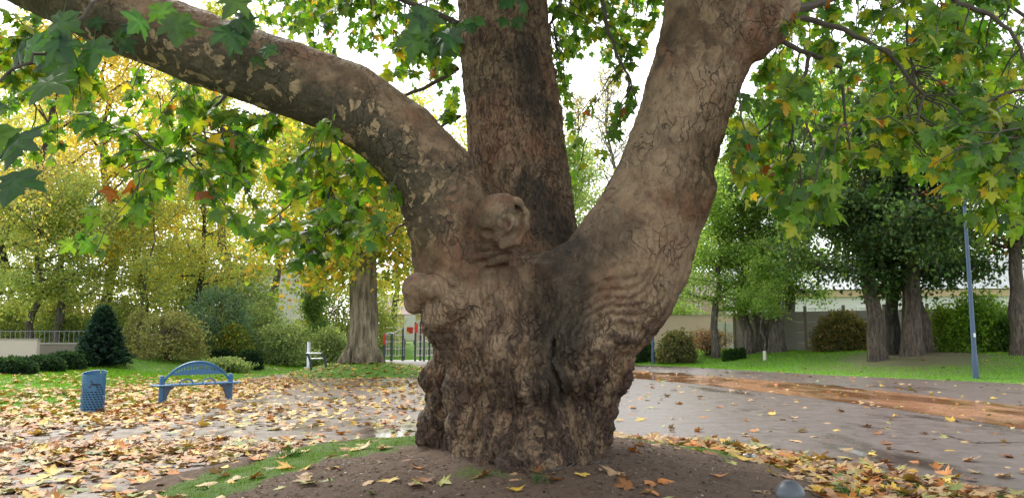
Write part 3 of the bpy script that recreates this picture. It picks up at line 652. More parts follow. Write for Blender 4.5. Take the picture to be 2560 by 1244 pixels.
for pts, ra, rb in BR:
    P = np.array([at(*p) for p in pts]); n = len(P); tt_ = np.linspace(0, 1, 4 * (n - 1) + 1) * (n - 1)
    Q_ = np.stack([np.interp(tt_, np.arange(n), P[:, c]) for c in range(3)], 1); Q_[1:-1] += cr.normal(0, .012, (len(Q_) - 2, 3))
    R_ = np.linspace(ra, rb, len(Q_)); branch_pts.append(Q_)
    MB().tube(Q_ - TREE, list(R_), 7).build('branch', M_TWIG, tree, True)
allb = np.concatenate(branch_pts)
REG = [  # (polygon in the photograph, distance range, tips, leaf size range, leaves per tip)
    ([(200, 190), (560, 260), (850, 370), (990, 480), (1020, 600), (840, 640), (640, 640), (560, 570), (320, 560), (230, 480), (140, 330)], (7.2, 10.2), 58, (0.141, 0.200), 13),
    ([(560, 300), (900, 420), (960, 560), (820, 610), (640, 600)], (7.6, 10.0), 26, (0.148, 0.200), 13),
    ([(150, 540), (330, 560), (330, 620), (160, 640)], (7.0, 7.6), 3, (0.178, 0.200), 7),
    ([(0, 0), (120, 0), (300, 150), (250, 200), (120, 260), (0, 330)], (8, 11), 26, (0.133, 0.185), 13),
    ([(640, 0), (1140, 0), (1140, 330), (1040, 220), (900, 160), (640, 60)], (9.6, 13), 50, (0.133, 0.185), 13),
    ([(1370, 0), (1640, 0), (1600, 190), (1555, 210), (1500, 170), (1380, 180)], (9.8, 13), 32, (0.133, 0.178), 11),
    ([(1378, 170), (1440, 200), (1450, 450), (1420, 460)], (10.4, 11.5), 9, (0.133, 0.163), 8),
    ([(1500, 380), (1560, 260), (1600, 200), (1560, 400), (1510, 520)], (9.6, 10.4), 6, (0.133, 0.163), 7),
    ([(1830, 270), (1930, 160), (1990, 0), (2560, 0), (2560, 540), (2440, 590), (2300, 520), (2200, 470), (2080, 540), (1950, 540), (1810, 470), (1795, 380)], (7.0, 12.5), 160, (0.133, 0.192), 13),
    ([(2300, 330), (2560, 300), (2560, 620), (2420, 640)], (6.2, 8.0), 22, (0.148, 0.192), 11),
    ([(620, 540), (830, 560), (830, 680), (660, 660)], (7.6, 9.6), 9, (0.148, 0.192), 11),
    ([(0, 0), (120, 0), (300, 150), (560, 260), (560, 380), (300, 420), (0, 420)], (11, 16), 46, (0.133, 0.185), 13),
    ([(640, 0), (1140, 0), (1140, 330), (1040, 220), (900, 160), (640, 60)], (13, 18), 60, (0.133, 0.185), 13),
    ([(1370, 0), (1640, 0), (1610, 150), (1380, 150)], (13, 18), 30, (0.133, 0.185), 13),
    ([(1830, 270), (1990, 0), (2560, 0), (2560, 460), (2300, 420), (2000, 420), (1810, 420)], (12, 18), 130, (0.133, 0.185), 13),
    ([(1960, 480), (2120, 480), (2060, 590), (1960, 580)], (7.0, 8.0), 7, (0.163, 0.207), 8),
]
FG = [((30, 280), 3.5, 5, (0.197, 0.230)), ((120, 170), 3.6, 5, (0.164, 0.213)), ((190, 110), 3.7, 4, (0.164, 0.197)), ((440, 25), 4.6, 5, (0.164, 0.205)), ((600, 25), 4.7, 4, (0.180, 0.213)),
      ((1080, 60), 5.0, 6, (0.164, 0.213)), ((1170, 120), 5.1, 2, (0.164, 0.180)), ((640, 140), 7.6, 3, (0.164, 0.189)), ((590, 100), 7.7, 2, (0.164, 0.180)), ((1280, 30), 8.3, 5, (0.148, 0.180)), ((1200, 60), 8.6, 5, (0.148, 0.180)), ((290, 70), 7.6, 5, (0.164, 0.180)), ((20, 330), 3.4, 2, (0.205, 0.230))]
Lp, Ld, Ln, Ls, Lc, Lk = [], [], [], [], [], []
twigs = MB()
def leaf_add(p, d, n, s, kind): Lp.append(p); Ld.append(d); Ln.append(n); Ls.append(s); Lk.append(kind)
def rpoly(poly, r):
    xs_, ys_ = zip(*poly)
    while True:
        u, v = r.uniform(min(xs_), max(xs_)), r.uniform(min(ys_), max(ys_))
        if inside(np.array([u]), np.array([v]), poly)[0]: return u, v
for poly, (y0, y1), ntip, (s0, s1), nl in REG:
    for _ in range(ntip):
        u, v = rpoly(poly, cr); Y = cr.uniform(y0, y1); tip = at(u, v, Y)
        d2 = np.linalg.norm(allb - tip - np.array((0, 0, .35)), axis=1); j = d2.argmin()
        if d2[j] < 1.5: st = allb[j]
        else: st = tip + np.array((cr.normal(0, .35), cr.normal(0, .35), cr.uniform(.7, 1.3)))
        P = bend(st, tip, 7, .08, .025, cr)
        if d2[j] >= 1.5 and not above_frame(st[None])[0]: P = P[2:]
        twigs.tube(P - TREE, list(np.linspace(.011, .004, len(P))), 4, False)
        tw = unit((P[-1] - P[0])[None])[0]
        for q in range(int(nl * 1.15)):
            f = cr.uniform(.25, 1.0) ** .7; i = f * (len(P) - 1); a = int(i); b = min(a + 1, len(P) - 1); p = P[a] + (P[b] - P[a]) * (i - a)
            side = unit(np.array([cr.normal(0, 1), cr.normal(0, 1), cr.normal(-.15, .4)])[None])[0]
            ls = cr.uniform(s0 * .78, s1 * .92) * (1 if cr.random() > .3 else .65)
            p = p + side * ls * .4
            d = unit((side * .7 + tw * .5 + np.array((0, 0, -.75)) + cr.normal(0, .25, 3))[None])[0]
            n = np.array((cr.normal(0, .7), cr.normal(-.7, .7), cr.normal(.55, .5)))
            leaf_add(p, d, n, ls, 0)
for (u, v), Y, n, (s0, s1) in FG:
    for q in range(n):
        p = at(u + cr.normal(0, 40 * 5 / Y), v + cr.normal(0, 28 * 5 / Y), Y + cr.normal(0, .12))
        leaf_add(p, np.array((cr.normal(0, .5), cr.normal(-.2, .3), -.8)), np.array((cr.normal(0, .4), cr.normal(-.8, .3), cr.normal(.6, .3))), cr.uniform(s0, s1), 1)
# ---- limbs above the picture and the roof of leaves they carry
up_tips = []
def spread(a, d, L, r0, lev, mb):
    P = [np.array(a, float)]; d = unit(np.array(d, float)[None])[0]; n = 6
    for i in range(n):
        d = unit((d + cr.normal(0, .13, 3) + np.array((0, 0, .03)))[None])[0]; P.append(P[-1] + d * L / n)
    P = np.array(P); mb.tube(P - TREE, list(np.linspace(r0, r0 * .5, n + 1)), 8 if lev == 0 else 5, False)
    if lev >= 2: up_tips.extend(P[2:]); return
    for i in range(2, n + 1):
        for _ in range(2 if lev else 2):
            e = unit((d * .7 + cr.normal(0, .75, 3) * np.array((1, 1, .5)))[None])[0]
            spread(P[i], e, L * cr.uniform(.5, .7), r0 * .42, lev + 1, mb)
for a, d, L, r0 in ((at(1250, -150, 10.1), (0, .1, 1), 4.2, .52), (at(1815, -150, 8.85), (.45, -.15, 1), 4.6, .55), (at(-140, -165, 7.8), (-1, -.25, .5), 3.8, .36),
                    (at(1815, -150, 8.85), (1, .3, .5), 4.4, .3), (at(1250, -150, 10.1), (-.5, .7, .7), 4.4, .3), (at(1250, -150, 10.1), (.1, -1, .75), 4.6, .26)):
    mb = MB(); spread(a, d, L, r0, 0, mb); mb.build('branch', M_BARK if r0 > 2 else M_TWIG, tree, True)
up_tips = np.array(up_tips); N_UP = 10500
idx = cr.integers(0, len(up_tips), N_UP); UP = up_tips[idx] + cr.normal(0, .42, (N_UP, 3)); UP = UP[above_frame(UP) | (UP[:, 1] > 9.5)]
twigs_o = twigs.build('twigs', M_TWIG, tree); twigs_o['kind'] = 'stuff'
Lp, Ld, Ln, Ls, Lk = map(np.array, (Lp, Ld, Ln, Ls, Lk))
G0 = [(0.08, 0.17, 0.026), (0.05, 0.12, 0.028), (0.135, 0.225, 0.026), (0.26, 0.28, 0.03), (0.45, 0.30, 0.03), (0.25, 0.085, 0.025)]
Lc = palette(len(Lp), G0, (32, 16, 34, 16, 2.2, 1.3), .28, 3)
fgm = Lk == 1; Lc[fgm] = palette(int(fgm.sum()), [(0.035, 0.085, 0.04), (0.03, 0.075, 0.03), (.05, .1, .03)], (5, 4, 2), .15, 4)
# the 300 largest in view are leaves of their own, the rest one mass
yy = Lp[:, 1]; uu = Lp[:, 0] / yy * F + 1280; scr = Ls / yy * ((uu > -20) & (uu < 2580) & ~above_frame(Lp - np.array((0, 0, .25))))
big = np.argsort(-scr)[:300]; rest = np.setdiff1d(np.arange(len(Lp)), big)
crown = scatter('crown', Lp[rest], Ld[rest], Ln[rest], Ls[rest], Lc[rest], SH_HI, M_LEAF, tree, TREE, 1, True); crown['kind'] = 'stuff'
roof = scatter('upper_crown', UP, cr.normal(0, 1, UP.shape) + np.array((0, 0, -.5)), cr.normal(0, .5, UP.shape) + np.array((0, 0, 1)), cr.uniform(.28, .42, len(UP)), palette(len(UP), G0, (40, 26, 22, 10, 2, 1), .2, 6), SH_LO, M_LEAF, tree, TREE, 2); roof['kind'] = 'stuff'
def leaf_objects(name, sel, P, D, Nn, S, C, shapes, mat, parent, base, fin=None):
    cache = {}
    for j, i in enumerate(sel):
        sh = j % len(shapes); ck = (sh, tuple(np.round(np.log(C[i] + 1e-4) * 2.2).astype(int)))
        if ck not in cache:
            sv, sf = shapes[sh]; me = bpy.data.meshes.new(name); me.from_pydata([tuple(map(float, p)) for p in sv], [], [tuple(map(int, f)) for f in sf])
            a = me.attributes.new('Col', 'FLOAT_COLOR', 'POINT'); a.data.foreach_set('color', np.concatenate([[*(C[i] * (1.35 if q_ == 0 else .95 if q_ < 31 else 1.05)), 1] for q_ in range(len(sv))]).astype(np.float32)); me.polygons.foreach_set('use_smooth', np.ones(len(me.polygons), bool)); me.materials.append(mat); cache[ck] = me
        o = bpy.data.objects.new(name, cache[ck]); COL.objects.link(o)
        d = Vector(unit(D[i][None])[0]); nn = Vector(Nn[i]); nn = (nn - d * nn.dot(d)).normalized(); s = d.cross(nn); sz = float(S[i])
        M = Matrix(((s.x * sz, d.x * sz, nn.x * sz, P[i][0] - base[0]), (s.y * sz, d.y * sz, nn.y * sz, P[i][1] - base[1]), (s.z * sz, d.z * sz, nn.z * sz, P[i][2] - base[2]), (0, 0, 0, 1)))
        if parent: o.parent = parent
        o.matrix_local = M if parent else M
        if not parent: o.matrix_world = M
        if fin: fin(o, i)
leaf_objects('leaf', big, Lp, Ld, Ln, Ls, Lc, SH_FINE, M_LEAF, tree, TREE)
# ================================================================== trees and shrubs of the park
def tree_shape(base, H, r0, z0, R, seed, lean=(0, 0), nl=14, up=.55, shape='round', stems=1, top=.9, tw_r=.005):
    """trunk tubes + twig anchor points; z0 = height of the lowest boughs, R = crown radius"""
    r = np.random.default_rng(seed); mb = MB(); A = []
    for s_ in range(stems):
        off = np.array((r.normal(0, .25), r.normal(0, .25), 0)) * (stems > 1); ln = np.array((lean[0] + (r.normal(0, .14) if stems > 1 else 0), lean[1] + (r.normal(0, .14) if stems > 1 else 0)))
        n = 14; t = np.linspace(0, 1, n) ** 1.25; T = np.zeros((n, 3)); T[:, 2] = t * H * top - .12 * (t == 0); T[:, :2] = off[:2] + ln * (T[:, 2:3]) + np.cumsum(r.normal(0, .012 * H, (n, 2)) * (t[:, None] > .15), 0)
        rad = r0 * (1 - .82 * t) * (1 + .3 * np.exp(-t * 34)); mb.tube(T, list(rad), 9, False)
        for b in range(nl):
            f = (b + r.random()) / nl; z = z0 + (H * top - z0) * f
            j = np.interp(z, T[:, 2], np.arange(n)); a = int(min(j, n - 2)); p = T[a] + (T[a + 1] - T[a]) * (j - a)
            prof = {'round': math.sqrt(max(0.06, 1 - (2 * f - .75) ** 2 / 1.6)), 'cone': 1.05 - f, 'col': .8 + .3 * math.sin(3 * f), 'vase': .55 + .5 * f}[shape]
            L = R * prof * r.uniform(.75, 1.1); q = b * 2.4 + r.uniform(-.5, .5); e = up * (0.4 + f) + r.normal(0, .12)
            d = np.array((math.cos(q) * math.cos(e), math.sin(q) * math.cos(e), math.sin(e)))
            B = [p]; 
            for i in range(5): d = unit((d + r.normal(0, .16, 3))[None])[0]; B.append(B[-1] + d * L / 5)
            B = np.array(B); rb = max(.012, np.interp(z, T[:, 2], rad) * .42); mb.tube(B, list(np.linspace(rb, rb * .3, 6)), 5, False)
            for i in range(1, 6):
                for _ in range(3):
                    e2 = unit((d * .5 + r.normal(0, .8, 3) * np.array((1, 1, .6)))[None])[0]; l2 = L * r.uniform(.2, .42)
                    tw = B[i] + e2 * l2 * np.array([[.25], [.6], [1.0]]) + np.array([[0, 0, 0], [0, 0, .0], [0, 0, -.08 * l2]])
                    mb.tube(np.vstack([B[i], tw]), [max(rb * .3, tw_r), max(rb * .22, tw_r), max(rb * .15, tw_r), tw_r], 3, False); A.extend(tw); A.append(B[i])
    return mb, np.array(A)
def make_tree(name, label, base, H, r0, z0, R, seed, pal, wts, bark, leaf=.14, n=9000, sig=.3, shapes=SH_DIA, group=None, cat='tree', hang=.5, low=None, **kw):
    base = np.array(base, float); root = empty(name, base, label, cat, group)
    mb, A = tree_shape(base, H, r0, z0, R, seed, **kw); mb.build('trunk', bark, root, True)
    r = np.random.default_rng(seed + 1); n = int(n * 1.5); leaf = leaf * 1.3; i = r.integers(0, len(A), n); P = A[i] + r.normal(0, sig, (n, 3)) * np.array((1, 1, .7))
    if kw.get('shape') != 'low': P = P[P[:, 2] > (low or min(z0 * .6, 1.7))]
    n = len(P); c = np.clip(palette(n, pal, wts, .24, seed + 2) * 1.12, 0, .7)
    scatter('crown', P, r.normal(0, 1, (n, 3)) + np.array((0, 0, -hang)), r.normal(0, .7, (n, 3)) + np.array((0, -.2, .7)), r.uniform(.7, 1.25, n) * leaf, c, shapes, M_FOL, root, None, seed + 3)
    return root
B_GREY = tree_bark('bark_grey', (0.11, 0.095, 0.08), (0.24, 0.21, 0.18)); B_BROWN = tree_bark('bark_brown', (0.075, 0.058, 0.045), (0.19, 0.15, 0.115)); B_DARK = tree_bark('bark_dark', (0.03, 0.027, 0.024), (0.085, 0.075, 0.06))
B_PLANE = tree_bark('bark_young_plane', (0.13, 0.105, 0.065), (0.34, 0.29, 0.20), 2.4)
PALE = [(0.27, 0.34, 0.11), (0.35, 0.37, 0.12), (0.22, 0.29, 0.11)]; YEL = [(0.58, 0.44, 0.08), (0.48, 0.43, 0.10), (0.38, 0.39, 0.10), (0.5, 0.32, 0.08)]; BRN = [(0.38, 0.31, 0.13), (0.30, 0.235, 0.10), (0.35, 0.34, 0.14)]
YG = [(0.26, 0.30, 0.045), (0.38, 0.34, 0.05), (0.19, 0.26, 0.04), (0.45, 0.28, 0.05)]; LIME = [(0.18, 0.29, 0.075), (0.24, 0.34, 0.10), (0.14, 0.23, 0.065)]; DKG = [(0.035, 0.075, 0.03), (0.05, 0.10, 0.038), (0.07, 0.12, 0.045), (0.09, 0.13, 0.03)]
def P2(u, Y): x = (u - 1280) / F * Y; return np.array((x, Y, float(zg(x, Y))))
PB = 'park trees behind the lawn'
make_tree('larch_tree', 'tall leaning tree with dark limbs and sparse brownish yellow foliage behind the hedge', P2(-40, 40), 20, .34, 4.5, 7.5, 21, BRN + YEL[:2], (5, 4, 4, 2, 2), B_DARK, .13, 15000, .42, lean=(.16, 0), nl=17)
make_tree('ornamental_tree', 'pale green park tree with slim brown trunk between the hedge and the low wall', P2(82, 38), 8.6, .2, 2.2, 3.7, 22, PALE, (4, 3, 4), B_BROWN, .12, 9000, .3, nl=16, up=.3)
make_tree('ornamental_tree', 'pale yellow green tree with stout forked trunk beside the dark spruce', P2(147, 39), 9.4, .24, 2.2, 3.7, 23, PALE + YEL[2:3], (3, 4, 3, 2), B_GREY, .12, 9000, .32, nl=16, up=.35)
make_tree('multi_stem_tree', 'airy multi-stemmed tree with thin grey stems and pale green leaves behind the spruce', P2(362, 41), 8.6, .10, 2.3, 2.6, 24, PALE + YEL[1:3], (4, 4, 2, 2, 2), B_GREY, .11, 7500, .34, stems=3, nl=9, up=.7)
make_tree('ornamental_tree', 'sparse tree with spreading dark boughs and yellowing leaves behind the olive shrub', P2(475, 44), 11.5, .22, 3.4, 4.6, 25, PALE + YEL[:3] + BRN[:1], (3, 3, 2, 1, 2, 2, 2), B_DARK, .13, 10000, .45, nl=14, up=.5)
make_tree('maple_tree', 'yellow leaved maple rising behind the pale park trees', P2(250, 45), 20, .34, 5.0, 6.2, 26, YEL + PALE[1:2], (5, 4, 3, 2, 1), B_BROWN, .19, 9500, .42, nl=15)
make_tree('ash_tree', 'tall grey trunked tree with yellow green crown in front of the white house', P2(590, 54), 25, .4, 5.0, 6.6, 27, YG + PALE[:2], (3, 3, 3, 1, 2, 2), B_GREY, .17, 13000, .5, nl=17)
make_tree('ash_tree', 'slim tall tree with thin yellow foliage beside the white house', P2(680, 60), 25, .34, 5.5, 6.2, 28, YG, (3, 4, 3, 1), B_GREY, .17, 9000, .5, nl=15)
make_tree('poplar_tree', 'narrow columnar green tree beside the white house', P2(795, 50), 7.2, .12, .6, 1.05, 29, [(0.09, 0.17, 0.05), (0.13, 0.21, 0.06), (.2, .24, .06)], (4, 4, 1), B_BROWN, .12, 7000, .22, shape='col', nl=22, up=1.1)
for i, (u, Y, h, R) in enumerate(((-160, 62, 24, 8), (110, 72, 27, 8.5), (420, 74, 28, 9), (800, 76, 28, 8.5), (985, 80, 28, 8))):
    make_tree('background_tree', ['broad yellow green tree far behind the low wall', 'tall pale yellow tree behind the yellow maple', 'tall thin brown and yellow tree behind the multi-stemmed tree', 'tall yellow green tree behind the columnar tree', 'pale green tree far behind the young plane'][i],
              P2(u, Y), h, .34, 4, R, 40 + i, PALE + YEL[:3] + BRN[:1], (3, 3, 3, 2, 2, 1, 1), B_GREY, .24, 13000, .7, nl=22, group=PB)
make_tree('feathery_tree', 'slender dark stemmed tree with feathery light green leaves behind the old plane fork', P2(1470, 52), 15.5, .26, 4.5, 3.8, 50, [(0.16, 0.25, 0.10), (0.2, 0.28, 0.12), (.26, .3, .11)], (4, 4, 2), B_DARK, .15, 8500, .4, nl=16, up=.7)
make_tree('bare_tree', 'tall nearly leafless tree with fine grey twigs seen through the fork of the old plane', P2(1545, 72), 28, .34, 7, 6.5, 51, BRN + PALE[:1], (2, 2, 1, 2), B_GREY, .16, 3000, .5, nl=44, up=.9, tw_r=.022)
make_tree('bare_tree', 'second nearly leafless tree beside the feathery light green tree', P2(1430, 76), 26, .3, 7, 5.5, 52, BRN + PALE[:1], (2, 2, 1, 2), B_GREY, .16, 2600, .5, nl=40, up=1.0, tw_r=.022)
# right-hand lawn
make_tree('hornbeam_tree', 'light green hornbeam with layered feathery boughs over the clipped bushes', P2(1785, 45.5), 12.5, .24, 2.7, 4.7, 60, [(0.22, 0.35, 0.09), (0.28, 0.39, 0.12), (0.17, 0.28, 0.08)], (4, 4, 3), B_GREY, .13, 22000, .34, nl=26, up=.12, low=2.1)
TG = 'grey trunks standing together by the concrete wall'
for i, (u, Y, r_, h) in enumerate(((1866, 45.5, .36, 15), (1898, 46, .34, 16), (1938, 44.5, .46, 17), (1972, 47, .4, 15))):
    make_tree('lime_tree', ['straight grey trunked tree beside the clipped bushes', 'grey trunked tree between two stouter trunks by the wall', 'stout grey trunked tree behind the young sapling', 'grey trunked tree with ivy against the concrete wall'][i],
              P2(u, Y), h, r_, 4.2 if i != 2 else 3.4, 3.8, 61 + i, LIME + DKG[2:3], (3, 3, 3, 2), B_GREY, .14, 9000, .4, nl=14, up=.3, group=TG)
make_tree('linden_tree', 'leaning brown trunk with dark green leaves, outermost of the linden clump', P2(2187, 36.2), 13, .40, 3.2, 3.8, 70, DKG, (4, 4, 3, 2), B_BROWN, .17, 14000, .4, lean=(-.085, 0), nl=16, up=.1)
make_tree('linden_tree', 'dark almost black trunk in the middle of the linden clump', P2(2229, 37.6), 14, .34, 5.0, 3.0, 71, DKG, (4, 4, 3, 1), B_DARK, .17, 7000, .4, nl=12, up=.2)
make_tree('linden_tree', 'thickest straight brown trunk of the linden clump', P2(2272, 36.2), 17, .46, 3.4, 4.2, 72, DKG, (4, 4, 3, 2), B_BROWN, .17, 14000, .45, lean=(.035, 0), nl=16, up=.15)
make_tree('linden_tree', 'trunk of the linden clump standing close against the thickest one', P2(2302, 37.2), 16, .36, 3.4, 4.6, 73, DKG + [(0.11, 0.17, 0.03)], (3, 4, 3, 2, 3), B_BROWN, .17, 14000, .45, lean=(.03, 0), nl=17, up=.05)
make_tree('roadside_tree', 'crooked grey brown trunk with bare lower twigs beside the bright green shrub', P2(2540, 33.5), 13, .36, 3.6, 4.0, 74, DKG + [(0.2, .1, .05)], (3, 3, 2, 1, 3), B_BROWN, .16, 5000, .5, lean=(.02, 0), nl=13, up=.2)
for i, (u, Y, h, R) in enumerate(((2080, 66, 24, 8), (2420, 66, 24, 8), (2700, 60, 20, 7))):
    make_tree('background_tree', ['green tree far behind the concrete wall', 'green tree behind the long white building', 'green tree beyond the crooked trunk'][i], P2(u, Y), h, .3, 6.5, R, 80 + i, LIME + DKG[2:], (3, 3, 3, 2, 2), B_GREY, .24, 10000, .7, nl=18, group=PB)
# the young plane on its own grass mound
yp = P2(910, 34.0); yroot = empty('young_plane_tree', yp, 'plane tree with pale scaly forked trunk on a low leaf-strewn grass mound', 'tree')
mb = MB()
trunkp = np.array([(0, 0, -.15), (0, 0, .25), (.0, 0, .9), (.02, 0, 2.0), (-.05, 0, 3.2), (-.08, 0, 4.4), (0.02, 0, 5.6), (.0, .1, 7.5), (.1, .2, 9.5), (.05, .3, 12)])
mb.tube(trunkp, [.78, .72, .66, .62, .58, .60, .52, .44, .34, .2], 22, False)
mb.tube(np.array([(-.2, 0, 4.2), (-.62, -.1, 5.0), (-1.05, -.2, 6.2), (-1.3, -.3, 7.4), (-1.9, -.4, 9.2), (-2.6, -.4, 11)]), [.34, .33, .28, .25, .2, .12], 12, False)
for q, l in ((-2.4, .3), (-1.7, .6), (-1.0, .5), (-.2, .5), (-2.9, .55), (1.5, .5)):
    dx, dy = math.cos(q), math.sin(q); mb.tube(np.array([(dx * .5, dy * .5, .95), (dx * .66, dy * .66, .35), (dx * (.72 + l * .4), dy * (.72 + l * .4), -.05)]), [.1, .22, .16], 8, False)
o = mb.build('trunk', B_PLANE, yroot, True)
vv = np.empty(len(o.data.vertices) * 3, np.float32); o.data.vertices.foreach_get('co', vv); vv = vv.reshape(-1, 3); c0 = unit(vv * np.array((1, 1, 0)))
vv += c0 * (.045 * noise3(np.column_stack([np.arctan2(vv[:, 1], vv[:, 0]) * 2.2, vv[:, 2] * .8, vv[:, 0] * 0]), 1.6, 3))[:, None]; o.data.vertices.foreach_set('co', vv.ravel()); o.data.update()
r = np.random.default_rng(90); mb2 = MB(); A = []
for b in range(34):
    f = r.random(); p = np.array((0, .1, 4.4 + 7 * f)) if b % 3 else np.array((-.6 - 1.9 * f, -.3, 5 + 5.5 * f)); q = r.uniform(0, 6.28); L = r.uniform(2.6, 5.2); d = np.array((math.cos(q), math.sin(q), r.uniform(-.05, .5)))
    B = [p]
    for i in range(7): d = unit((d + r.normal(0, .15, 3) + np.array((0, 0, -.06)))[None])[0]; B.append(B[-1] + d * L / 7)
    mb2.tube(B, list(np.linspace(.09, .015, 8)), 5, False)
    for i in range(2, 8):
        for _ in range(4): A.append(B[i] + r.normal(0, .42, 3) + np.array((0, 0, -.2)))
mb2.build('boughs', B_DARK, yroot, True); A = np.array(A); i = r.integers(0, len(A), 13000); P = A[i] + r.normal(0, .34, (13000, 3)); P = P[P[:, 2] > 2.2]; n = len(P)
c = scatter('crown', P, r.normal(0, .7, (n, 3)) + np.array((0, 0, -.8)), r.normal(0, .7, (n, 3)) + np.array((0, -.4, .6)), r.uniform(.13, .22, n), palette(n, YG + [(0.10, 0.17, 0.03), (.5, .36, .05)], (4, 4, 4, 2, 3, 2), .2, 91), SH_LO, M_FOL, yroot, None, 92); c['kind'] = 'stuff'

# ------------------------------------------------------------------ shrubs
def shrub(name, label, base, w, h, d, seed, pal, wts, n=3500, leaf=.1, stems=9, bark=B_BROWN, bare=False, group=None, clip=False, cat='shrub', shapes=SH_DIA, sparse=.0):
    base = np.array(base, float); root = empty(name, base, label, cat, group); r = np.random.default_rng(seed); mb = MB(); A = []
    for s_ in range(stems):
        q = r.uniform(0, 6.28); a = r.random() ** .6; e = np.array((math.cos(q) * a * w / 2 * .85, math.sin(q) * a * d / 2 * .85, h * (.95 - .35 * a * a) * r.uniform(.8, 1.0)))
        st = np.array((e[0] * .22, e[1] * .22, -.05)); P = bend(st, e, 7, .06, .04, r); mb.tube(P, list(np.linspace(.025, .007, 7)), 4, False)
        for k in range(2, 7):
            for _ in range(3):
                t = P[k] + r.normal(0, .13, 3) * np.array((w, d, h)) * .8; t[2] = max(t[2], .08); mb.tube([P[k], (P[k] + t) / 2 + r.normal(0, .02, 3), t], [.008, .006, .003], 3, False); A.append(t)
    mb.build('stems', bark, root); n = int(n * 1.25); leaf = leaf * 1.35
    if clip:                                # clipped bush: leaves all over a rounded body
        u = unit(r.normal(0, 1, (n, 3))); u[:, 2] = np.abs(u[:, 2] * 1.0) * np.where(r.random(n) < .9, 1, -.3); k = r.uniform(.82, 1.0, n)[:, None]
        sq = np.sign(u) * np.abs(u) ** .75; P = sq * np.array((w / 2, d / 2, h * .97)) * k * (1 + .07 * fbm(u * 2.2 + seed, 1.5, 2, 3)[:, None]); P[:, 2] = np.maximum(P[:, 2], .02); nr = u
    else:
        A = np.array(A); sh = unit(r.normal(0, 1, (len(A) * 2, 3))); sh[:, 2] = np.abs(sh[:, 2]); sh = sh * np.array((w / 2, d / 2, h)) * r.uniform(.55, 1.0, (len(sh), 1)) ** .6; A = np.vstack([A, sh])
        keep = noise3(A * 1.7 / max(.6, h), 1.0, seed) > -.55 + sparse; A = A[keep]
        i = r.integers(0, len(A), n); P = A[i] + r.normal(0, .07, (n, 3)) * np.array((w, d, h)) * .7; P[:, 2] = np.abs(P[:, 2]) + .03; nr = r.normal(0, .6, (n, 3)) + np.array((0, -.3, .6))
    c = scatter('leaves', P, r.normal(0, 1, (n, 3)) + (nr * .8 if clip else np.array((0, 0, -.1))), nr + r.normal(0, .45, (n, 3)), r.uniform(.7, 1.3, n) * leaf, palette(n, pal, wts, .25, seed + 2), shapes, M_FOL, root, None, seed)
    c['kind'] = 'stuff'; return root
YEW = [(0.018, 0.045, 0.022), (0.028, 0.062, 0.03), (0.04, 0.08, 0.035)]; OLIVE = [(0.25, 0.27, 0.11), (0.31, 0.29, 0.14), (0.18, 0.21, 0.09)]; GG = [(0.24, 0.32, 0.14), (0.29, 0.35, 0.16), (0.18, 0.26, 0.12)]; BLUE = [(0.14, 0.23, 0.16), (0.19, 0.28, 0.19), (0.11, 0.19, 0.12)]; BRIGHT = [(0.13, 0.25, 0.03), (0.19, 0.32, 0.035), (0.09, 0.17, 0.03)]
for i, (u, v, wpx, hpx) in enumerate(((28, 933, 90, 38), (108, 927, 74, 36), (162, 921, 72, 40), (212, 914, 66, 36), (256, 906, 60, 34))):
    g = ground_at(u, v); s = F / g[1]
    shrub('yew_bush', ['rounded dark yew at the hedge end by the beige wall', 'yew of the clipped hedge next to the end one by the beige wall', 'middle yew of the clipped dark hedge', 'yew of the clipped hedge next to the one under the spruce', 'round yew ball of the hedge under the spruce'][i],
          g, wpx / s * 1.12, hpx / s, 1.2, 200 + i, YEW, (3, 3, 2), 4200, .085, 6, B_DARK, clip=True, group='clipped yews of the low hedge', cat='hedge bush')
g = P2(263, 30.5); s = F / g[1]
def spruce(base, h, w):
    root = empty('spruce_tree', base, 'small dark blue green spruce behind the clipped hedge', 'tree'); r = np.random.default_rng(33); mb = MB(); mb.tube([(0, 0, -.1), (0, 0, h * .5), (0, 0, h)], [.09, .06, .01], 7, False); P, D, N_ = [], [], []
    for k in range(150):
        f = (k / 150) ** 1.0; z = .12 + (h - .12) * f; L = (w / 2) * (1 - f) ** .8 * r.uniform(.8, 1.1) + .06; q = k * 2.399; dr = np.array((math.cos(q), math.sin(q), 0.0)); tip = np.array((0, 0, z)) + dr * L + np.array((0, 0, .12 * L - .1))
        B = bend((0, 0, z), tip, 5, -.06, .01, r); mb.tube(B, list(np.linspace(.014, .004, 5)), 3, False)
        for j in range(70):
            t = r.uniform(.12, 1); p = np.array([np.interp(t * 4, range(5), B[:, c]) for c in range(3)]); sd = np.array((-dr[1], dr[0], 0)) * r.normal(0, .6) + dr * .5 + np.array((0, 0, r.normal(.1, .3))); P.append(p + r.normal(0, .03, 3)); D.append(sd); N_.append(r.normal(0, .5, 3) + np.array((0, 0, 1)))
    mb.build('trunk', B_DARK, root); n = len(P)
    c = scatter('needles', np.array(P), np.array(D), np.array(N_), r.uniform(.12, .22, n), palette(n, [(0.018, 0.045, 0.036), (0.03, 0.068, 0.055), (0.045, 0.09, 0.075)], (4, 4, 2), .25, 34), SH_DIA, M_FOL, root, None, 35); c['kind'] = 'stuff'
spruce(g, 146 / s, 132 / s)
def shr(u, v, wpx, hpx, name, label, pal, Y=None, **kw):
    g = P2(u, Y) if Y else ground_at(u, v); s = F / g[1]; return shrub(name, label, g, wpx / s, hpx / s, wpx / s * .7, abs(int(u * 7 + v)), pal, (4, 4, 3), **kw)
shr(425, 893, 190, 118, 'leafless_shrub', 'broad olive shrub with many bare stems beside the spruce', OLIVE, Y=35, n=6500, leaf=.085, stems=26)
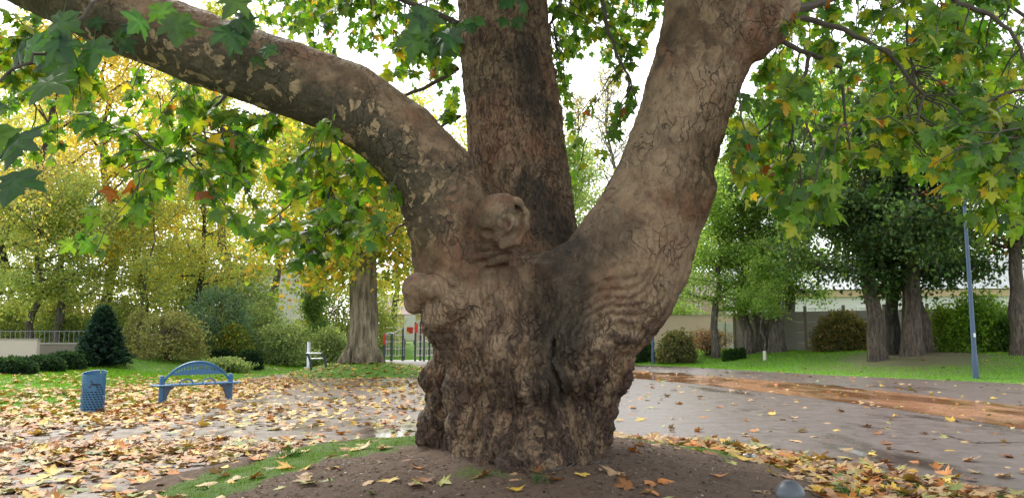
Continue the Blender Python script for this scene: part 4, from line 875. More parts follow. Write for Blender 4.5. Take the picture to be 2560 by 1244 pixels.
shr(350, 897, 70, 110, 'twiggy_shrub', 'narrow twiggy yellow green shrub touching the spruce', OLIVE, Y=35, n=2200, leaf=.08, stems=10)
shr(550, 880, 190, 165, 'bluish_shrub', 'tall bluish green shrub behind the low pale juniper', BLUE, Y=40, n=8000, leaf=.1, stems=16)
shr(575, 890, 120, 32, 'juniper_shrub', 'low spreading pale juniper beside the dark round bush', GG, Y=34, n=3500, leaf=.08, stems=14)
shr(632, 882, 58, 46, 'round_bush', 'dark round evergreen bush at the edge of the lawn', YEW, Y=36, n=3500, leaf=.09, clip=True)
shr(560, 868, 50, 26, 'evergreen_bush', 'small dark evergreen behind the pale juniper', YEW, Y=38, n=1800, leaf=.09, clip=True)
shr(590, 872, 110, 90, 'fruiting_shrub', 'green shrub dotted with yellow behind the dark round bush', [(0.12, 0.19, 0.05), (0.3, .28, .05), (0.09, .15, .04)], Y=39, n=4000, leaf=.1)
shr(715, 874, 210, 100, 'willow_shrub', 'wide grey green shrub in front of the white house', GG, Y=41, n=9000, leaf=.095, stems=26)
shr(640, 868, 170, 120, 'willow_shrub', 'taller grey green shrub behind the dark round bush', GG, Y=43, n=6500, leaf=.1, stems=16)
shr(828, 872, 110, 96, 'arching_shrub', 'arching grey green shrub beside the young plane trunk', GG, Y=42, n=4500, leaf=.09, stems=18)
shr(20, 880, 150, 110, 'yellow_green_shrub', 'yellow green shrub behind the beige wall', PALE, Y=40, n=5000, leaf=.1)
shr(180, 885, 190, 80, 'garden_shrub', 'mixed green shrub behind the low grey wall', [(0.15, 0.22, 0.06), (.2, .25, .07), (.1, .15, .05)], Y=40, n=5000, leaf=.1)
shr(300, 880, 170, 130, 'garden_shrub', 'pale green shrub behind the spruce', PALE, Y=40, n=5000, leaf=.1)
# right
shr(1688, 870, 100, 76, 'olive_shrub', 'dense olive green shrub beside the lamp post', [(0.12, 0.15, 0.06), (0.17, 0.18, 0.08), (0.22, .18, .09)], Y=45, n=6000, leaf=.11)
shr(1592, 869, 80, 70, 'dark_shrub', 'dark green shrub half hidden behind the lamp post', DKG[:3], Y=47, n=4000, leaf=.11)
shr(1770, 876, 140, 66, 'bare_hedge', 'reddish leafless hedge in front of the pink wall', [(0.26, 0.13, 0.08), (0.32, .19, .12), (.22, .15, .08)], Y=47, n=2200, leaf=.07, stems=34, sparse=.2)
for i, u in enumerate((1811, 1823, 1836, 1850)):
    g = P2(u, 43.5); s = F / g[1]
    shrub('box_bush', 'one of four clipped box bushes in a row by the white gate', g, 15 / s * 1.1, 28 / s, .5, 240 + i, [(0.03, 0.075, 0.02), (0.05, 0.11, 0.03)], (1, 1), 1500, .07, 3, clip=True, group='clipped box bushes by the white gate', cat='hedge bush')
shr(2098, 888, 150, 100, 'autumn_shrub', 'bushy olive shrub with browning leaves against the concrete wall', [(0.16, 0.15, 0.06), (0.26, 0.2, 0.09), (0.10, .13, .04)], Y=42.5, n=6000, leaf=.12, stems=20)
shr(2345, 902, 130, 120, 'spreading_shrub', 'yellow green shrub with open branching beside the linden clump', [(0.16, 0.25, 0.04), (0.22, .28, .05), (.12, .2, .04)], Y=38.5, n=2600, leaf=.11, stems=12, sparse=.25)
shr(2450, 905, 200, 150, 'bright_shrub', 'bright green shrub behind the lamp post on the verge', BRIGHT, Y=37, n=6500, leaf=.11, stems=18, sparse=.1)
shr(2535, 903, 130, 100, 'bright_shrub', 'darker green shrub behind the crooked trunk', [(0.06, 0.13, 0.03), (0.09, .18, .03), (.05, .1, .03)], Y=36, n=4000, leaf=.11)

for i, (u, Y, w, h, pal) in enumerate(((30, 47, 330, 300, PALE), (230, 49, 330, 280, OLIVE), (430, 50, 330, 270, PALE), (560, 52, 300, 230, GG), (870, 56, 260, 150, PALE), (1640, 58, 300, 120, LIME))):
    shr(u, 0, w, h, 'tall_hazel', ['tall pale green thicket behind the beige wall', 'tall olive thicket behind the spruce', 'tall pale thicket behind the olive shrub', 'tall grey green thicket beside the white house', 'pale green thicket behind the young plane', 'green thicket behind the peach house shrubs'][i], pal, Y=Y, n=9000, leaf=.15, stems=26, sparse=.22)
# park beyond the old trunk and past the edges of the picture
for i, (u, Y, h, R, pal) in enumerate(((1180, 62, 19, 6, YG), (1330, 66, 20, 6.5, PALE), (1270, 80, 22, 7, LIME), (-420, 44, 17, 6, PALE), (-620, 50, 18, 6.5, YG), (2960, 44, 16, 6, LIME))):
    make_tree('background_tree', ['yellow green tree beyond the old trunk', 'pale green tree beyond the old trunk', 'green tree far beyond the old trunk', 'pale green tree past the beige wall', 'yellow green tree past the beige wall', 'green tree past the crooked trunk'][i], P2(u, Y), h, .3, 3.2, R, 140 + i, pal[:3], (3, 3, 3), B_GREY, .22, 7000, .6, nl=18, group=PB)
for i, (u, Y, w, h) in enumerate(((1150, 56, 200, 60), (1290, 57, 220, 70), (1420, 56, 180, 60), (-150, 40, 300, 130), (-420, 42, 320, 130))):
    shr(u, 0, w, h, 'park_shrub', ['green shrub beyond the old trunk on the playground side', 'green shrub straight behind the old trunk', 'green shrub beyond the old trunk towards the lamp post', 'green shrub just past the beige wall', 'green shrub well past the beige wall'][i], GG if i % 2 else LIME, Y=Y, n=4500, leaf=.12, stems=14)
# ================================================================== walls, houses
M_CONC = plain('concrete', (0.34, 0.31, 0.27), .85, 0, .25, 2.5, .3); M_CONCP = plain('concrete_post', (0.22, 0.19, 0.155), .85, 0, .25, 3, .3)
M_WHITE = plain('white_render', (0.72, 0.70, 0.68), .8, 0, .06, 1.5); M_BEIGE = plain('beige_render', (0.52, 0.44, 0.38), .85, 0, .08, 1.5); M_PINK = plain('pink_render', (0.62, 0.47, 0.38), .85, 0, .1, 1.2)
M_PEACH = plain('peach_fascia', (0.62, 0.44, 0.28), .7, 0, .08); M_ROOFM = plain('mauve_tiles', (0.36, 0.27, 0.28), .8, 0, .12, 3); M_ROOFG = plain('grey_sheet', (0.62, 0.63, 0.66), .55, 0, .06); M_RIB = plain('roof_rib', (0.42, 0.43, 0.46), .55); M_SEAM = plain('dark_seam', (0.16, 0.17, 0.18), .7)
M_GLASS = NT('window_glass'); M_GLASS = M_GLASS.bsdf(Base_Color=(0.10, 0.13, 0.17), Roughness=.08); M_FRAME = plain('window_frame', (0.8, 0.8, 0.8), .45, 0, .03)
def window(parent, x, z, w, h, y, mull=1):
    f = MB(); t = .09
    f.box((x, y, z - h / 2), (w + t, .1, t)).box((x, y, z + h / 2), (w + t, .1, t)).box((x - w / 2, y, z), (t, .1, h - t)).box((x + w / 2, y, z), (t, .1, h - t))
    for m in range(mull): f.box((x - w / 2 + w * (m + 1) / (mull + 1), y, z), (t * .8, .09, h - t))
    fo = f.build('window', M_FRAME, parent); MB().box((x, y + .05, z), (w - .02, .02, h - .02)).build('pane', M_GLASS, fo); return fo
def house(name, label, base, w, d, h, wall, roof, rz=0, rtype='gable', rh=2.0, wins=(), cat='house'):
    root = empty(name, base, label, cat, rz=rz); MB().box((0, d / 2, h / 2 - .2), (w, d, h + .4)).build('wall', wall, root)
    m = MB()
    if rtype == 'gable':
        m.prism([(-.3, 0), (d + .3, 0), (d / 2, rh)], lambda a, b, t: (t, a, h + .003 + b), -w / 2 - .3, w / 2 + .3)
    else: m.box((0, d / 2, h + .16), (w + .6, d + .6, .3))
    m.build('roof', roof, root)
    for x, z, ww, hh, mu in wins: window(root, x, z, ww, hh, -.03, mu)
    return root
def D_at(u, Y): return P2(u, Y)
b = D_at(672, 68); house('white_house', 'white house with flat grey roof half hidden by shrubs', b, 5.6, 8, 6.6, M_WHITE, M_ROOFG, 0, 'flat', wins=((-.1, 5.2, 1.3, 1.1, 1), (-2.0, 5.2, 1.2, 1.1, 1), (-.1, 2.6, 1.6, .9, 1)))
b = D_at(1002, 92); house('pink_house', 'pale pink house with mauve gable roof behind the playground', b, 5.0, 7, 3.2, M_PINK, M_ROOFM, 0, 'gable', 2.6, ((-.6, 1.9, .9, 1.1, 0),))
b = D_at(1690, 66); house('peach_house', 'peach coloured house behind the olive shrub', b, 8, 8, 4.2, M_PINK, M_ROOFM, 0, 'gable', 2.4, ((1.5, 2.8, 1.1, 1.3, 1), (-1.5, 2.8, 1.1, 1.3, 1)))
# long white building beyond the wall
b = D_at(2300, 57); root = empty('long_building', b, 'long white building with ribbed sloping roof behind the concrete wall', 'building', rz=-.12)
L = 26.0
MB().box((0, 4, 1.8), (L, 8, 4.2)).build('wall', M_WHITE, root); MB().box((0, -.12, 3.95), (L + .2, .22, .5)).build('fascia', M_PEACH, root)
rf = MB().prism([(-.45, 0), (8.4, 0), (8.4, 2.8), (4.6, 2.9)], lambda a, z, t: (t, a, 4.24 + z), -L / 2 - .2, L / 2 + .2).build('roof', M_ROOFG, root)
for q in range(26):
    x = -L / 2 + .5 + q * 1.0; MB().add([(x - .02, -.42, 4.29), (x + .02, -.42, 4.29), (x + .02, 4.5, 7.13), (x - .02, 4.5, 7.13), (x - .02, -.42, 4.32), (x + .02, -.42, 4.32), (x + .02, 4.5, 7.16), (x - .02, 4.5, 7.16)], [(0, 1, 2, 3), (4, 5, 6, 7), (0, 1, 5, 4), (1, 2, 6, 5), (2, 3, 7, 6), (3, 0, 4, 7)]).build('rib', M_RIB, rf)
for q in range(7): window(root, -11 + q * 3.6, 2.4, 1.4, 1.1, -.03, 1)
# concrete panel wall along the back of the right-hand lawn
WA, WB = np.array((13.6, 47.5)), np.array((29.0, 36.5)); wl = np.linalg.norm(WB - WA); wd = (WB - WA) / wl; rz = math.atan2(wd[1], wd[0]); nb = 9
root = empty('concrete_wall', (*WA, float(zg(*WA))), 'grey precast concrete panel wall with posts behind the trees', 'wall'); base0 = np.array((*WA, float(zg(*WA))))
slab = MB().box((0, 0, 0), (wl / nb - .14, .06, .595), 0, .012).build('slab', M_CONC, root); post = MB().box((0, 0, 0), (.16, .16, 2.75), 0, .015).build('post', M_CONCP, root); first = {'slab': slab, 'post': post}
def put(o, key, loc):
    if first.get(key) is not None: c = first[key]; first[key] = None
    else: c = o.copy(); COL.objects.link(c); c.parent = root
    c.location = tuple(float(q) for q in loc); c.rotation_euler = (0, 0, rz)
wz = min(float(zg(*(WA + wd * wl * i / nb))) for i in range(nb + 1)) - base0[2]
for i in range(nb + 1):
    p = wd * wl * i / nb; put(post, 'post', (p[0], p[1], wz + 1.25))
    if i < nb:
        q = wd * wl * (i + .5) / nb
        for j in range(4): put(slab, 'slab', (q[0], q[1], wz + .2 + j * .603))
# white sheet gate left of it, pink wall further on
ga = D_at(1848, 50.5); root = empty('white_gate', ga, 'white sheet metal gate panels behind the clipped bushes', 'gate', rz=.06)
for i in range(3): MB().box((-.8 + i * .8 - .6, 0, .85), (.77, .05, 1.7), 0, .01).build('panel', M_WHITE, root)
for i in range(4): MB().box((-1.2 + i * .8 - .6, -.01, .88), (.05, .08, 1.8)).build('post', M_CONCP, root)
mk = MB()                                                    # small round drawing on the middle panel
for cx, cz, rr in ((-.6, .95, .16), (-.66, 1.0, .04), (-.54, 1.0, .04)):
    mk.tube([(cx + rr * math.cos(a * .5236), -.03, cz + rr * math.sin(a * .5236)) for a in range(12)], .008, 4, closed=True)
mk.tube([(-.68, -.03, .9), (-.6, -.03, .86), (-.52, -.03, .9)], .008, 4); mk.build('drawing', M_SEAM, root)
pw = D_at(1745, 53); root = empty('pink_wall', pw, 'long pinkish garden wall behind the bare red hedge', 'wall'); MB().box((0, 0, 1.0), (6.2, .2, 2.4)).build('wall_body', M_PINK, root); MB().box((0, 0, 2.23), (6.4, .3, .06)).build('coping', M_CONC, root)
# left: beige wall end and low grey wall
g = ground_at(8, 905); root = empty('beige_wall', g + np.array((0, .3, 0)), 'smooth beige wall end beside the yew hedge', 'wall', rz=.1); MB().box((-.6, .2, .35), (3.1, .25, 1.0), 0, .02).build('wall_body', M_BEIGE, root); MB().box((-.6, .2, .865), (3.2, .32, .03)).build('coping', M_CONC, root)
g = ground_at(125, 902); root = empty('low_wall', g + np.array((-1.6, 1.2, 0)), 'low grey stone wall behind the yew hedge', 'wall'); MB().box((.4, 0, .2), (5.2, .3, .9)).build('wall_body', M_CONCP, root); MB().box((.4, 0, .68), (5.3, .38, .06)).build('coping', M_CONC, root)
rl = MB()
for i in range(24): rl.box((-2.0 + i * .2, 0, .95), (.02, .02, .5))
rl.box((.4, 0, 1.18), (5.0, .025, .03)); rl.build('railing', M_SEAM, root)

# ================================================================== street furniture
M_BLUE = NT('blue_paint'); c_ = M_BLUE.coord('Object'); n_ = M_BLUE.noise(c_, 7, 5); M_BLUE = M_BLUE.bsdf(Base_Color=M_BLUE.mix(n_.outputs[0], (0.025, 0.11, 0.24), (0.04, 0.165, 0.34)), Roughness=M_BLUE.ramp(n_.outputs[0], (.3, .32), (.7, .5)))
M_BLUEG = plain('grey_blue_paint', (0.045, 0.085, 0.15), .5, 0, .2, 8); M_DKMET = plain('dark_metal', (0.035, 0.045, 0.055), .45, .3, .2, 8); M_INK = plain('black_ink', (0.01, 0.01, 0.015), .6); M_STEEL = plain('steel', (0.5, 0.52, 0.55), .35, .8, .08); M_HOLE = plain('bin_inside', (0.012, 0.016, 0.022), .8)
# ---- bench
ga, gb = ground_at(402, 1011), ground_at(574, 1000); ga[2] = gb[2] = 0.02
bx = (gb - ga); bl = float(np.linalg.norm(bx[:2])); rz = math.atan2(bx[1], bx[0]); mid = (ga + gb) / 2
bench = empty('park_bench', mid, 'blue metal bench with arched perforated back at the path edge', 'bench', rz=rz); hl = bl / 2
for sx in (-1, 1):
    MB().lathe((sx * hl, 0, -.03), [(.062, 0), (.062, .60), (.07, .605), (.07, .63), (.058, .635), (.055, .66), (.038, .69), (.0, .70)], 16).build('post', M_BLUE, bench, True)
    MB().prism([(-.02, .40), (.30, .40), (.26, .36), (.16, .30), (.09, .18), (.06, .05), (-.02, .05)] if sx < 0 else [(.02, .40), (-.30, .40), (-.26, .36), (-.16, .30), (-.09, .18), (-.06, .05), (.02, .05)], lambda a, b, t: (sx * hl + a * .8 + (-sx) * .05, t, b), -.06, .06).build('bracket', M_BLUEG, bench)
seat = MB(); sw, sl = .46, bl + .36
nx_, ny_ = 44, 6                                          # perforated seat sheet: slots left open
for i in range(nx_):
    for j in range(ny_):
        if j in (1, 3, 4) and i % 2 == 1 and 2 < i < nx_ - 3: continue
        x0, x1 = -sl / 2 + sl * i / nx_, -sl / 2 + sl * (i + 1) / nx_; y0, y1 = -sw / 2 - .02 + sw * j / ny_, -sw / 2 - .02 + sw * (j + 1) / ny_
        seat.add([(x0, y0, .442), (x1, y0, .442), (x1, y1, .442), (x0, y1, .442), (x0, y0, .43), (x1, y0, .43), (x1, y1, .43), (x0, y1, .43)], [(0, 1, 2, 3), (7, 6, 5, 4)])
so = seat.build('seat', M_BLUE, bench)
rp = [(sl / 2 * math.cos(q) if abs(math.cos(q)) < .999 else sl / 2 * math.copysign(1, math.cos(q)), 0, 0) for q in (0,)]
cx, cy = sl / 2 - .05, sw / 2 - .05; ringp = []
for (ax_, ay_, q0) in ((cx, cy, 0), (-cx, cy, 90), (-cx, -cy, 180), (cx, -cy, 270)):
    for k in range(5): q = math.radians(q0 + k * 22.5); ringp.append((ax_ + .05 * math.cos(q), ay_ + .05 * math.sin(q) - .02, .436))
MB().tube(ringp, .02, 8, closed=True).build('rim', M_BLUE, so, True)
def arch(t): return (-hl * math.cos(math.pi * t), 0)
R_ = 0.0; AH = .47; ch = hl - .03; Rr = (ch * ch + AH * AH) / (2 * AH); a0 = math.asin(ch / Rr)
apt = lambda q: (Rr * math.sin(q), .0, .50 + AH - Rr + Rr * math.cos(q))
MB().tube([apt(-a0 + 2 * a0 * i / 28) for i in range(29)], .027, 8).build('arch', M_BLUE, bench, True)
back = MB(); zb = .66; nq = 40; qa = math.acos((zb - (.50 + AH - Rr)) / Rr) * .985
for i in range(nq):
    q0, q1 = -qa + 2 * qa * i / nq, -qa + 2 * qa * (i + 1) / nq; A0, A1 = apt(q0), apt(q1)
    lev = lambda A, f: (A[0], A[1], zb + (A[2] - zb) * f)
    for f0, f1, slot in ((0, .42, 0), (.42, .72, 1), (.72, 1, 0)):
        if slot and i % 2 == 1 and 3 < i < nq - 4: continue
        back.add([lev(A0, f0), lev(A1, f0), lev(A1, f1), lev(A0, f1)], [(0, 1, 2, 3)])
bo = back.build('back_panel', M_BLUE, bench); sm = bo.modifiers.new('thickness', 'SOLIDIFY'); sm.thickness = .008
for sx in (-.33, .33): MB().tube([(sx * hl - .17 * math.cos(math.pi * i / 12) , -.02, .44 + .12 * math.sin(math.pi * i / 12)) for i in range(13)], .017, 7).build('armrest', M_BLUE, bench, True)
# ---- litter bin: slotted sheet bent into a half round, open at the top
g = ground_at(230, 1030); g[2] = max(g[2], 0.0); bin_ = empty('litter_bin', g, 'slotted blue metal litter bin with scrawled black writing', 'litter bin', rz=-.12)
mb = MB(); H_, Rb, nA, nZ = .86, .235, 56, 34
def bp(a, z, rr=Rb): q = -math.pi * .5 + (a - .5) * math.pi * 2 * .98; return (rr * math.cos(q), rr * math.sin(q) * .9, z - .03 + (.05 * (z / H_) ** 3) * (-math.sin(q)) * 0 + (.045 if z > H_ - .02 else 0) * (math.sin(q)))
for i in range(nA):
    for j in range(nZ):
        z0, z1 = H_ * j / nZ, H_ * (j + 1) / nZ; a = (i + .5) / nA
        if 3 < j < 26 and j % 2 == 0 and (i + j // 2) % 3 != 0 and not (.50 < a < .62 and j > 18) and (j < 10 + 16 * abs(math.sin(a * 6.28 + .9)) or a < .47): continue
        sh = .25 * ((j % 2) - .5) / nA
        mb.add([bp(i / nA, z0), bp((i + 1) / nA, z0), bp((i + 1) / nA, z1), bp(i / nA, z1)], [(0, 1, 2, 3)])
bo = mb.build('shell', M_BLUE, bin_, False); sm = bo.modifiers.new('thickness', 'SOLIDIFY'); sm.thickness = .004
MB().lathe((0, 0, .03), [(.19, 0), (.20, .66), (.185, .66), (.175, .02)], 24).build('liner', M_HOLE, bin_, True)
MB().tube([bp(i / 40, H_ + .005) for i in range(41)], .009, 6).build('rim', M_BLUE, bin_, True)
def ink(pts): return [(-.0 + x, -.9 * math.sqrt(max(0, Rb ** 2 - x * x)) - .006, z) for x, z in pts]
J = [(.06, .66), (.105, .67), (.09, .60), (.075, .55), (.05, .53), (.035, .55)]; A_ = [(.135, .61), (.115, .61), (.105, .585), (.12, .57), (.135, .59), (.137, .61), (.135, .58), (.145, .57)]; N_ = [(.15, .61), (.152, .57), (.155, .60), (.165, .61), (.17, .57), (.18, .575), (.19, .61), (.195, .58), (.21, .59)]
mb = MB()
for st in (J, A_, N_): mb.tube(ink(st), .0085, 5)
mb.build('lettering', M_INK, bin_)
# ---- ball-topped bollard at the foot of the mound
p = at(1975, 1236, 5.0); zb = float(zg(p[0], p[1])); hb = p[2] - zb
M_BOLL = plain('grey_iron', (0.075, 0.085, 0.1), .42, .25, .25, 14, .2)
bol = empty('bollard', (p[0], p[1], zb), 'grey ball topped bollard at the edge of the earth mound', 'bollard'); MB().lathe((0, 0, -.1), [(.055, 0), (.05, hb - .02), (.058, hb - .0), (.058, hb + .02), (.04, hb + .03)], 16).build('post', M_BOLL, bol, True)
rb_ = 35.5 * 5.0 / F; MB().lathe((0, 0, hb), [(max(.0005, rb_ * math.sin(math.pi * i / 18)), -rb_ * math.cos(math.pi * i / 18)) for i in range(19)], 28).build('ball', M_BOLL, bol, True)
# ---- crumpled can
g = ground_at(1875, 1148); can = empty('drink_can', g + np.array((0, 0, .035)), 'small silver can lying on the grass by the fallen leaves', 'can', rz=-.55)
prof = [(.024, -.08), (.03, -.075), (.033, -.06), (.033, -.02), (.029, 0), (.032, .02), (.033, .06), (.028, .075), (.026, .08)]
mb = MB(); n = 16; mb.add([(z, r * math.cos(2 * math.pi * k / n) * (1 if abs(z) > .05 else .88), r * math.sin(2 * math.pi * k / n)) for r, z in prof for k in range(n)], [(i * n + k, i * n + (k + 1) % n, (i + 1) * n + (k + 1) % n, (i + 1) * n + k) for i in range(len(prof) - 1) for k in range(n)] + [tuple(range(n)), tuple(len(prof) * n - n + k for k in range(n))])
mb.build('can_body', M_STEEL, can, True); MB().box((0.0, 0, .034), (.05, .03, .004)).build('printed_band', M_DKMET, can)
# ---- lamp posts
def lamp(base, h, r, label):
    root = empty('lamp_post', base, label, 'lamp post', 'lamp posts on the right-hand lawn'); MB().lathe((0, 0, -.1), [(r * 1.25, 0), (r * 1.25, .9), (r, 1.0), (r * .7, h)], 14).build('pole', M_BLUEG, root, True)
    MB().box((0, -r * 1.0 - .0, 1.6), (.09, .05, .16), 0, .01).build('access_plate', M_STEEL, root); MB().tube([(0, 0, h - .05), (0, -.25, h + .25), (0, -.8, h + .32)], [.04, .035, .03], 8).build('arm', M_BLUEG, root, True); MB().box((0, -1.0, h + .3), (.22, .5, .1), 0, .03).build('lamp_head', M_DKMET, root)
lamp(ground_at(2440, 945), 6.6, .085, 'blue grey lamp post on the verge near the crooked trunk'); lamp(ground_at(1633, 909), 7.0, .085, 'dark lamp post at the lawn corner beside the olive shrub')
# ---- saplings
def sapling(u, v, vtop, label, bark, guard, seed, hh):
    g = ground_at(u, v); s = F / g[1]; root = make_tree('young_tree', label, g, hh, .055, 2.4, 1.3, seed, LIME, (4, 4, 2), bark, .11, 2600, .22, nl=14, up=.5, lean=(-.02, 0))
    if guard: MB().lathe((0, 0, -.02), [(.09, 0), (.085, .5), (.08, .52)], 10).build('trunk_guard', plain('pale_guard', (.6, .58, .52), .7), root, True)
    return root
sapling(1912, 900, 790, 'thin pale sapling with whitish trunk guard on the lawn', B_GREY, True, 95, 5.6); sap = sapling(1612, 884, 800, 'thin young tree tied to a slanting stake by the lamp post', B_BROWN, False, 96, 4.6)
MB().tube([(.32, 0, -.05), (-.12, -.03, 2.0)], .03, 6).build('stake', B_BROWN, sap)
# ---- leaning rail with its steel pole (outdoor fitness)
g = ground_at(789, 924); fit = empty('fitness_rail', g, 'curved dark metal fitness rail with steel bars beside the young plane', 'fitness equipment'); sc_ = F / g[1]
fx = lambda u, v, dy=0.0: ((u - 789) / sc_, dy, (924 - v) / sc_)
for q in ([(765, 884), (770, 889), (774, 898), (777, 910), (778, 927)], [(800, 884), (805, 888), (809, 897), (812, 908), (813, 922)]):
    MB().tube([fx(u, v, .0 if u < 790 else .12) for u, v in q], .05, 8).build('curved_leg', M_DKMET, fit, True)
MB().tube([fx(764, 884), fx(801, 884, .12)], .045, 8).build('top_bar', M_STEEL, fit, True); MB().tube([fx(773, 897, .02), fx(809, 896, .12)], .03, 8).build('lower_bar', M_STEEL, fit, True)
g2 = P2(776, g[1] + 1.5); sp = empty('steel_post', g2, 'plain steel post behind the curved fitness rail', 'post'); MB().lathe((0, 0, -.1), [(.085, 0), (.085, 1.25), (.07, 1.27)], 12).build('pole', M_STEEL, sp, True); MB().box((0, -.0, .06), (.3, .3, .03)).build('base_plate', M_STEEL, sp)
# ---- climbing frames of the playground
M_RED = plain('red_panel', (0.55, 0.035, 0.03), .45, 0, .08); M_ORG = plain('orange_panel', (0.75, 0.17, 0.04), .45, 0, .08); M_ROPE = plain('rope', (0.55, 0.53, 0.5), .8); M_KERB = plain('playground_kerb', (0.62, 0.6, 0.56), .8, 0, .08, 3)
def climb(u0, u1, Y, posts, panels, label, seed):
    g = P2((u0 + u1) / 2, Y); root = empty('climbing_frame', g, label, 'climbing frame'); s = F / Y; r = np.random.default_rng(seed); PX = []
    for u, top, dy in posts:
        x = (u - (u0 + u1) / 2) / s; h = (905 - top) / s; MB().lathe((x, dy, -.1), [(.075, 0), (.075, .3), (.06, .32), (.06, h), (.03, h + .05)], 10).build('post', M_DKMET, root, True); PX.append((x, dy, h))
    for u, v0, v1, wpx, m in panels:
        x = (u - (u0 + u1) / 2) / s; MB().box((x, -.09, (905 - (v0 + v1) / 2) / s), (wpx / s, .04, (v1 - v0) / s), 0, .02).build('panel', m, root)
    for (xa, ya, ha), (xb, yb, hb_) in zip(PX[:-1], PX[1:]):
        MB().tube([(xa, ya, ha - .1), (xb, yb, hb_ - .1)], .035, 6).build('top_bar', M_STEEL, root, True); rp_ = MB()
        for j in range(5):
            z = .5 + j * .42
            if z < min(ha, hb_): rp_.tube([(xa, ya, z), ((xa + xb) / 2, (ya + yb) / 2, z - .05), (xb, yb, z)], .016, 4)
        for q in (.33, .66):
            x, y = xa + (xb - xa) * q, ya + (yb - ya) * q; rp_.tube([(x, y, .5), (x, y, min(ha, hb_) - .1)], .016, 4)
            for j in range(5): rp_.box((x, y, .5 + j * .42), (.07, .07, .07))
        n_ = rp_.build('rope_net', M_ROPE, root)
    return root
climb(962, 1004, 47, [(963, 828, 0), (973, 823, 1.2), (982, 828, 0), (1003, 812, 1.0), (1000, 840, 2.2)], [(963, 832, 858, 6, M_RED)], 'climbing frame with a narrow red panel beside the young plane trunk', 1)
climb(1040, 1080, 47, [(1040, 800, 0), (1048, 794, 1.0), (1062, 805, 0), (1070, 812, 1.2), (1077, 820, 2.0)], [(1042, 806, 828, 8, M_RED), (1060, 808, 830, 8, M_RED), (1070, 808, 838, 12, M_ORG)], 'climbing frame with red and orange panels beside the old trunk', 2)
V = [(*p[:2], .05) for p in (P2(958, 46), P2(1130, 46), P2(1130, 49.5), P2(958, 49.5))]; V = [(x, y, .16) for x, y, z in V]
pg = mesh_np('playground_surface', np.array([(x, y, z) for z in (-.05, .16) for x, y, _ in V]), [np.array([(4, 5, 6, 7)]), np.array([(i, (i + 1) % 4, 4 + (i + 1) % 4, 4 + i) for i in range(4)])], M_KERB); pg['kind'] = 'structure'
g = D_at(1026, 62); root = empty('notice_board', g, 'small white notice board beyond the climbing frames', 'sign'); MB().box((0, 0, 1.3), (.9, .06, 2.0), 0, .02).build('board', M_WHITE, root); MB().box((0, -.04, 1.1), (.5, .01, .5)).build('red_print', M_RED, root); MB().box((-.35, .03, .2), (.08, .06, .5)).box((.35, .03, .2), (.08, .06, .5)).build('feet', M_DKMET, root)

# ================================================================== what lies on the ground
fr = np.random.default_rng(77)
def litter_density(x, y):
    n = noise2(x, y, .55, 101, 3); n2 = noise2(x, y, 1.6, 103, 2); zm = z_mound(x, y); s = lawn_s(x, y)
    left = smooth(-1.0, -2.6, x + .12 * (y - 9)) * (62 + 55 * n) * smooth(14.6, 12.5, y + .25 * x + 2.2)
    left += smooth(-1.2, -2.4, x) * (10 + 22 * n) * smooth(26, 18, y) * .9
    edge = smooth(2.6, .3, np.abs(x + 8.4 + .05 * (y - 16))) * smooth(34, 24, y) * smooth(11, 15, y) * 85 * (1 + .35 * n)
    lawnl = (s > 0) * (x < 0) * (smooth(5.0, .3, s) * 42 + smooth(13, 2, s) * 22) * smooth(33, 20, y) * (1 + .6 * n) + (s > 0) * (x < 0) * .7
    back = smooth(.5, -2, x) * smooth(12, 15, y) * (14 + 10 * n) * smooth(40, 26, y) * (s < 0)
    m2 = smooth(4.2, 2.6, np.hypot(x - MOUND2[0], y - MOUND2[1] + 1)) * 20
    d = np.maximum.reduce([left, edge, lawnl, back, m2, np.full(np.shape(x), 2.2)])
    onm = zm > .0; rim = seg_dist(x, y, [(1.3, 12.4), (2.5, 11.6), (3.4, 10.3), (3.9, 8.9), (4.05, 7.4), (3.9, 5.8)])
    d = np.where(onm & (x > -1.6), 2.6 + 5 * smooth(7.9, 7.0, y), np.where(onm, 9 + 8 * n, d))
    band = smooth(1.45 + .4 * n, .25, rim) * smooth(13.2, 11.8, y) * 120 * (1 + .4 * n2); d = np.maximum(d, band)
    d = np.where((x > 0) & (y > 14) & (s < 0), 1.5, d); d = np.where((x > 0) & (s > 0), .45, d)
    d = np.where(np.hypot(x - .05, y - 9.0) < 1.25, 0, d)
    return np.clip(d, 0, 135)
def sample(x0, x1, y0, y1, mx):
    n = int((x1 - x0) * (y1 - y0) * mx); X, Y = fr.uniform(x0, x1, n), fr.uniform(y0, y1, n); k = fr.random(n) * mx < litter_density(X, Y)
    k &= (np.abs(X) < Y * .78 + .4); return X[k], Y[k]
XY = [sample(-6.5, 6.5, 5.6, 9.5, 135), sample(-11, 10, 9.5, 15, 135), sample(-22, 16, 15, 26, 135), sample(-24, 26, 26, 46, 40)]
X = np.concatenate([a for a, b in XY]); Y = np.concatenate([b for a, b in XY]); n = len(X); Zg = zg(X, Y); print('fallen leaves', n)
dens = litter_density(X, Y); lift = fr.random(n) * np.clip(dens / 60, 0.05, 1) * .05 + .008
FP = np.stack([X, Y, Zg + lift], 1); q = fr.uniform(0, 6.283, n); tl = fr.normal(0, .22, (n, 2)); FN = np.column_stack([tl, np.ones(n)]); FN[fr.random(n) < .3, 2] *= -1
FD = np.column_stack([np.cos(q), np.sin(q), fr.normal(0, .12, n)]); FS = fr.uniform(.10, .20, n) * np.where(Y > 24, .95, 1)
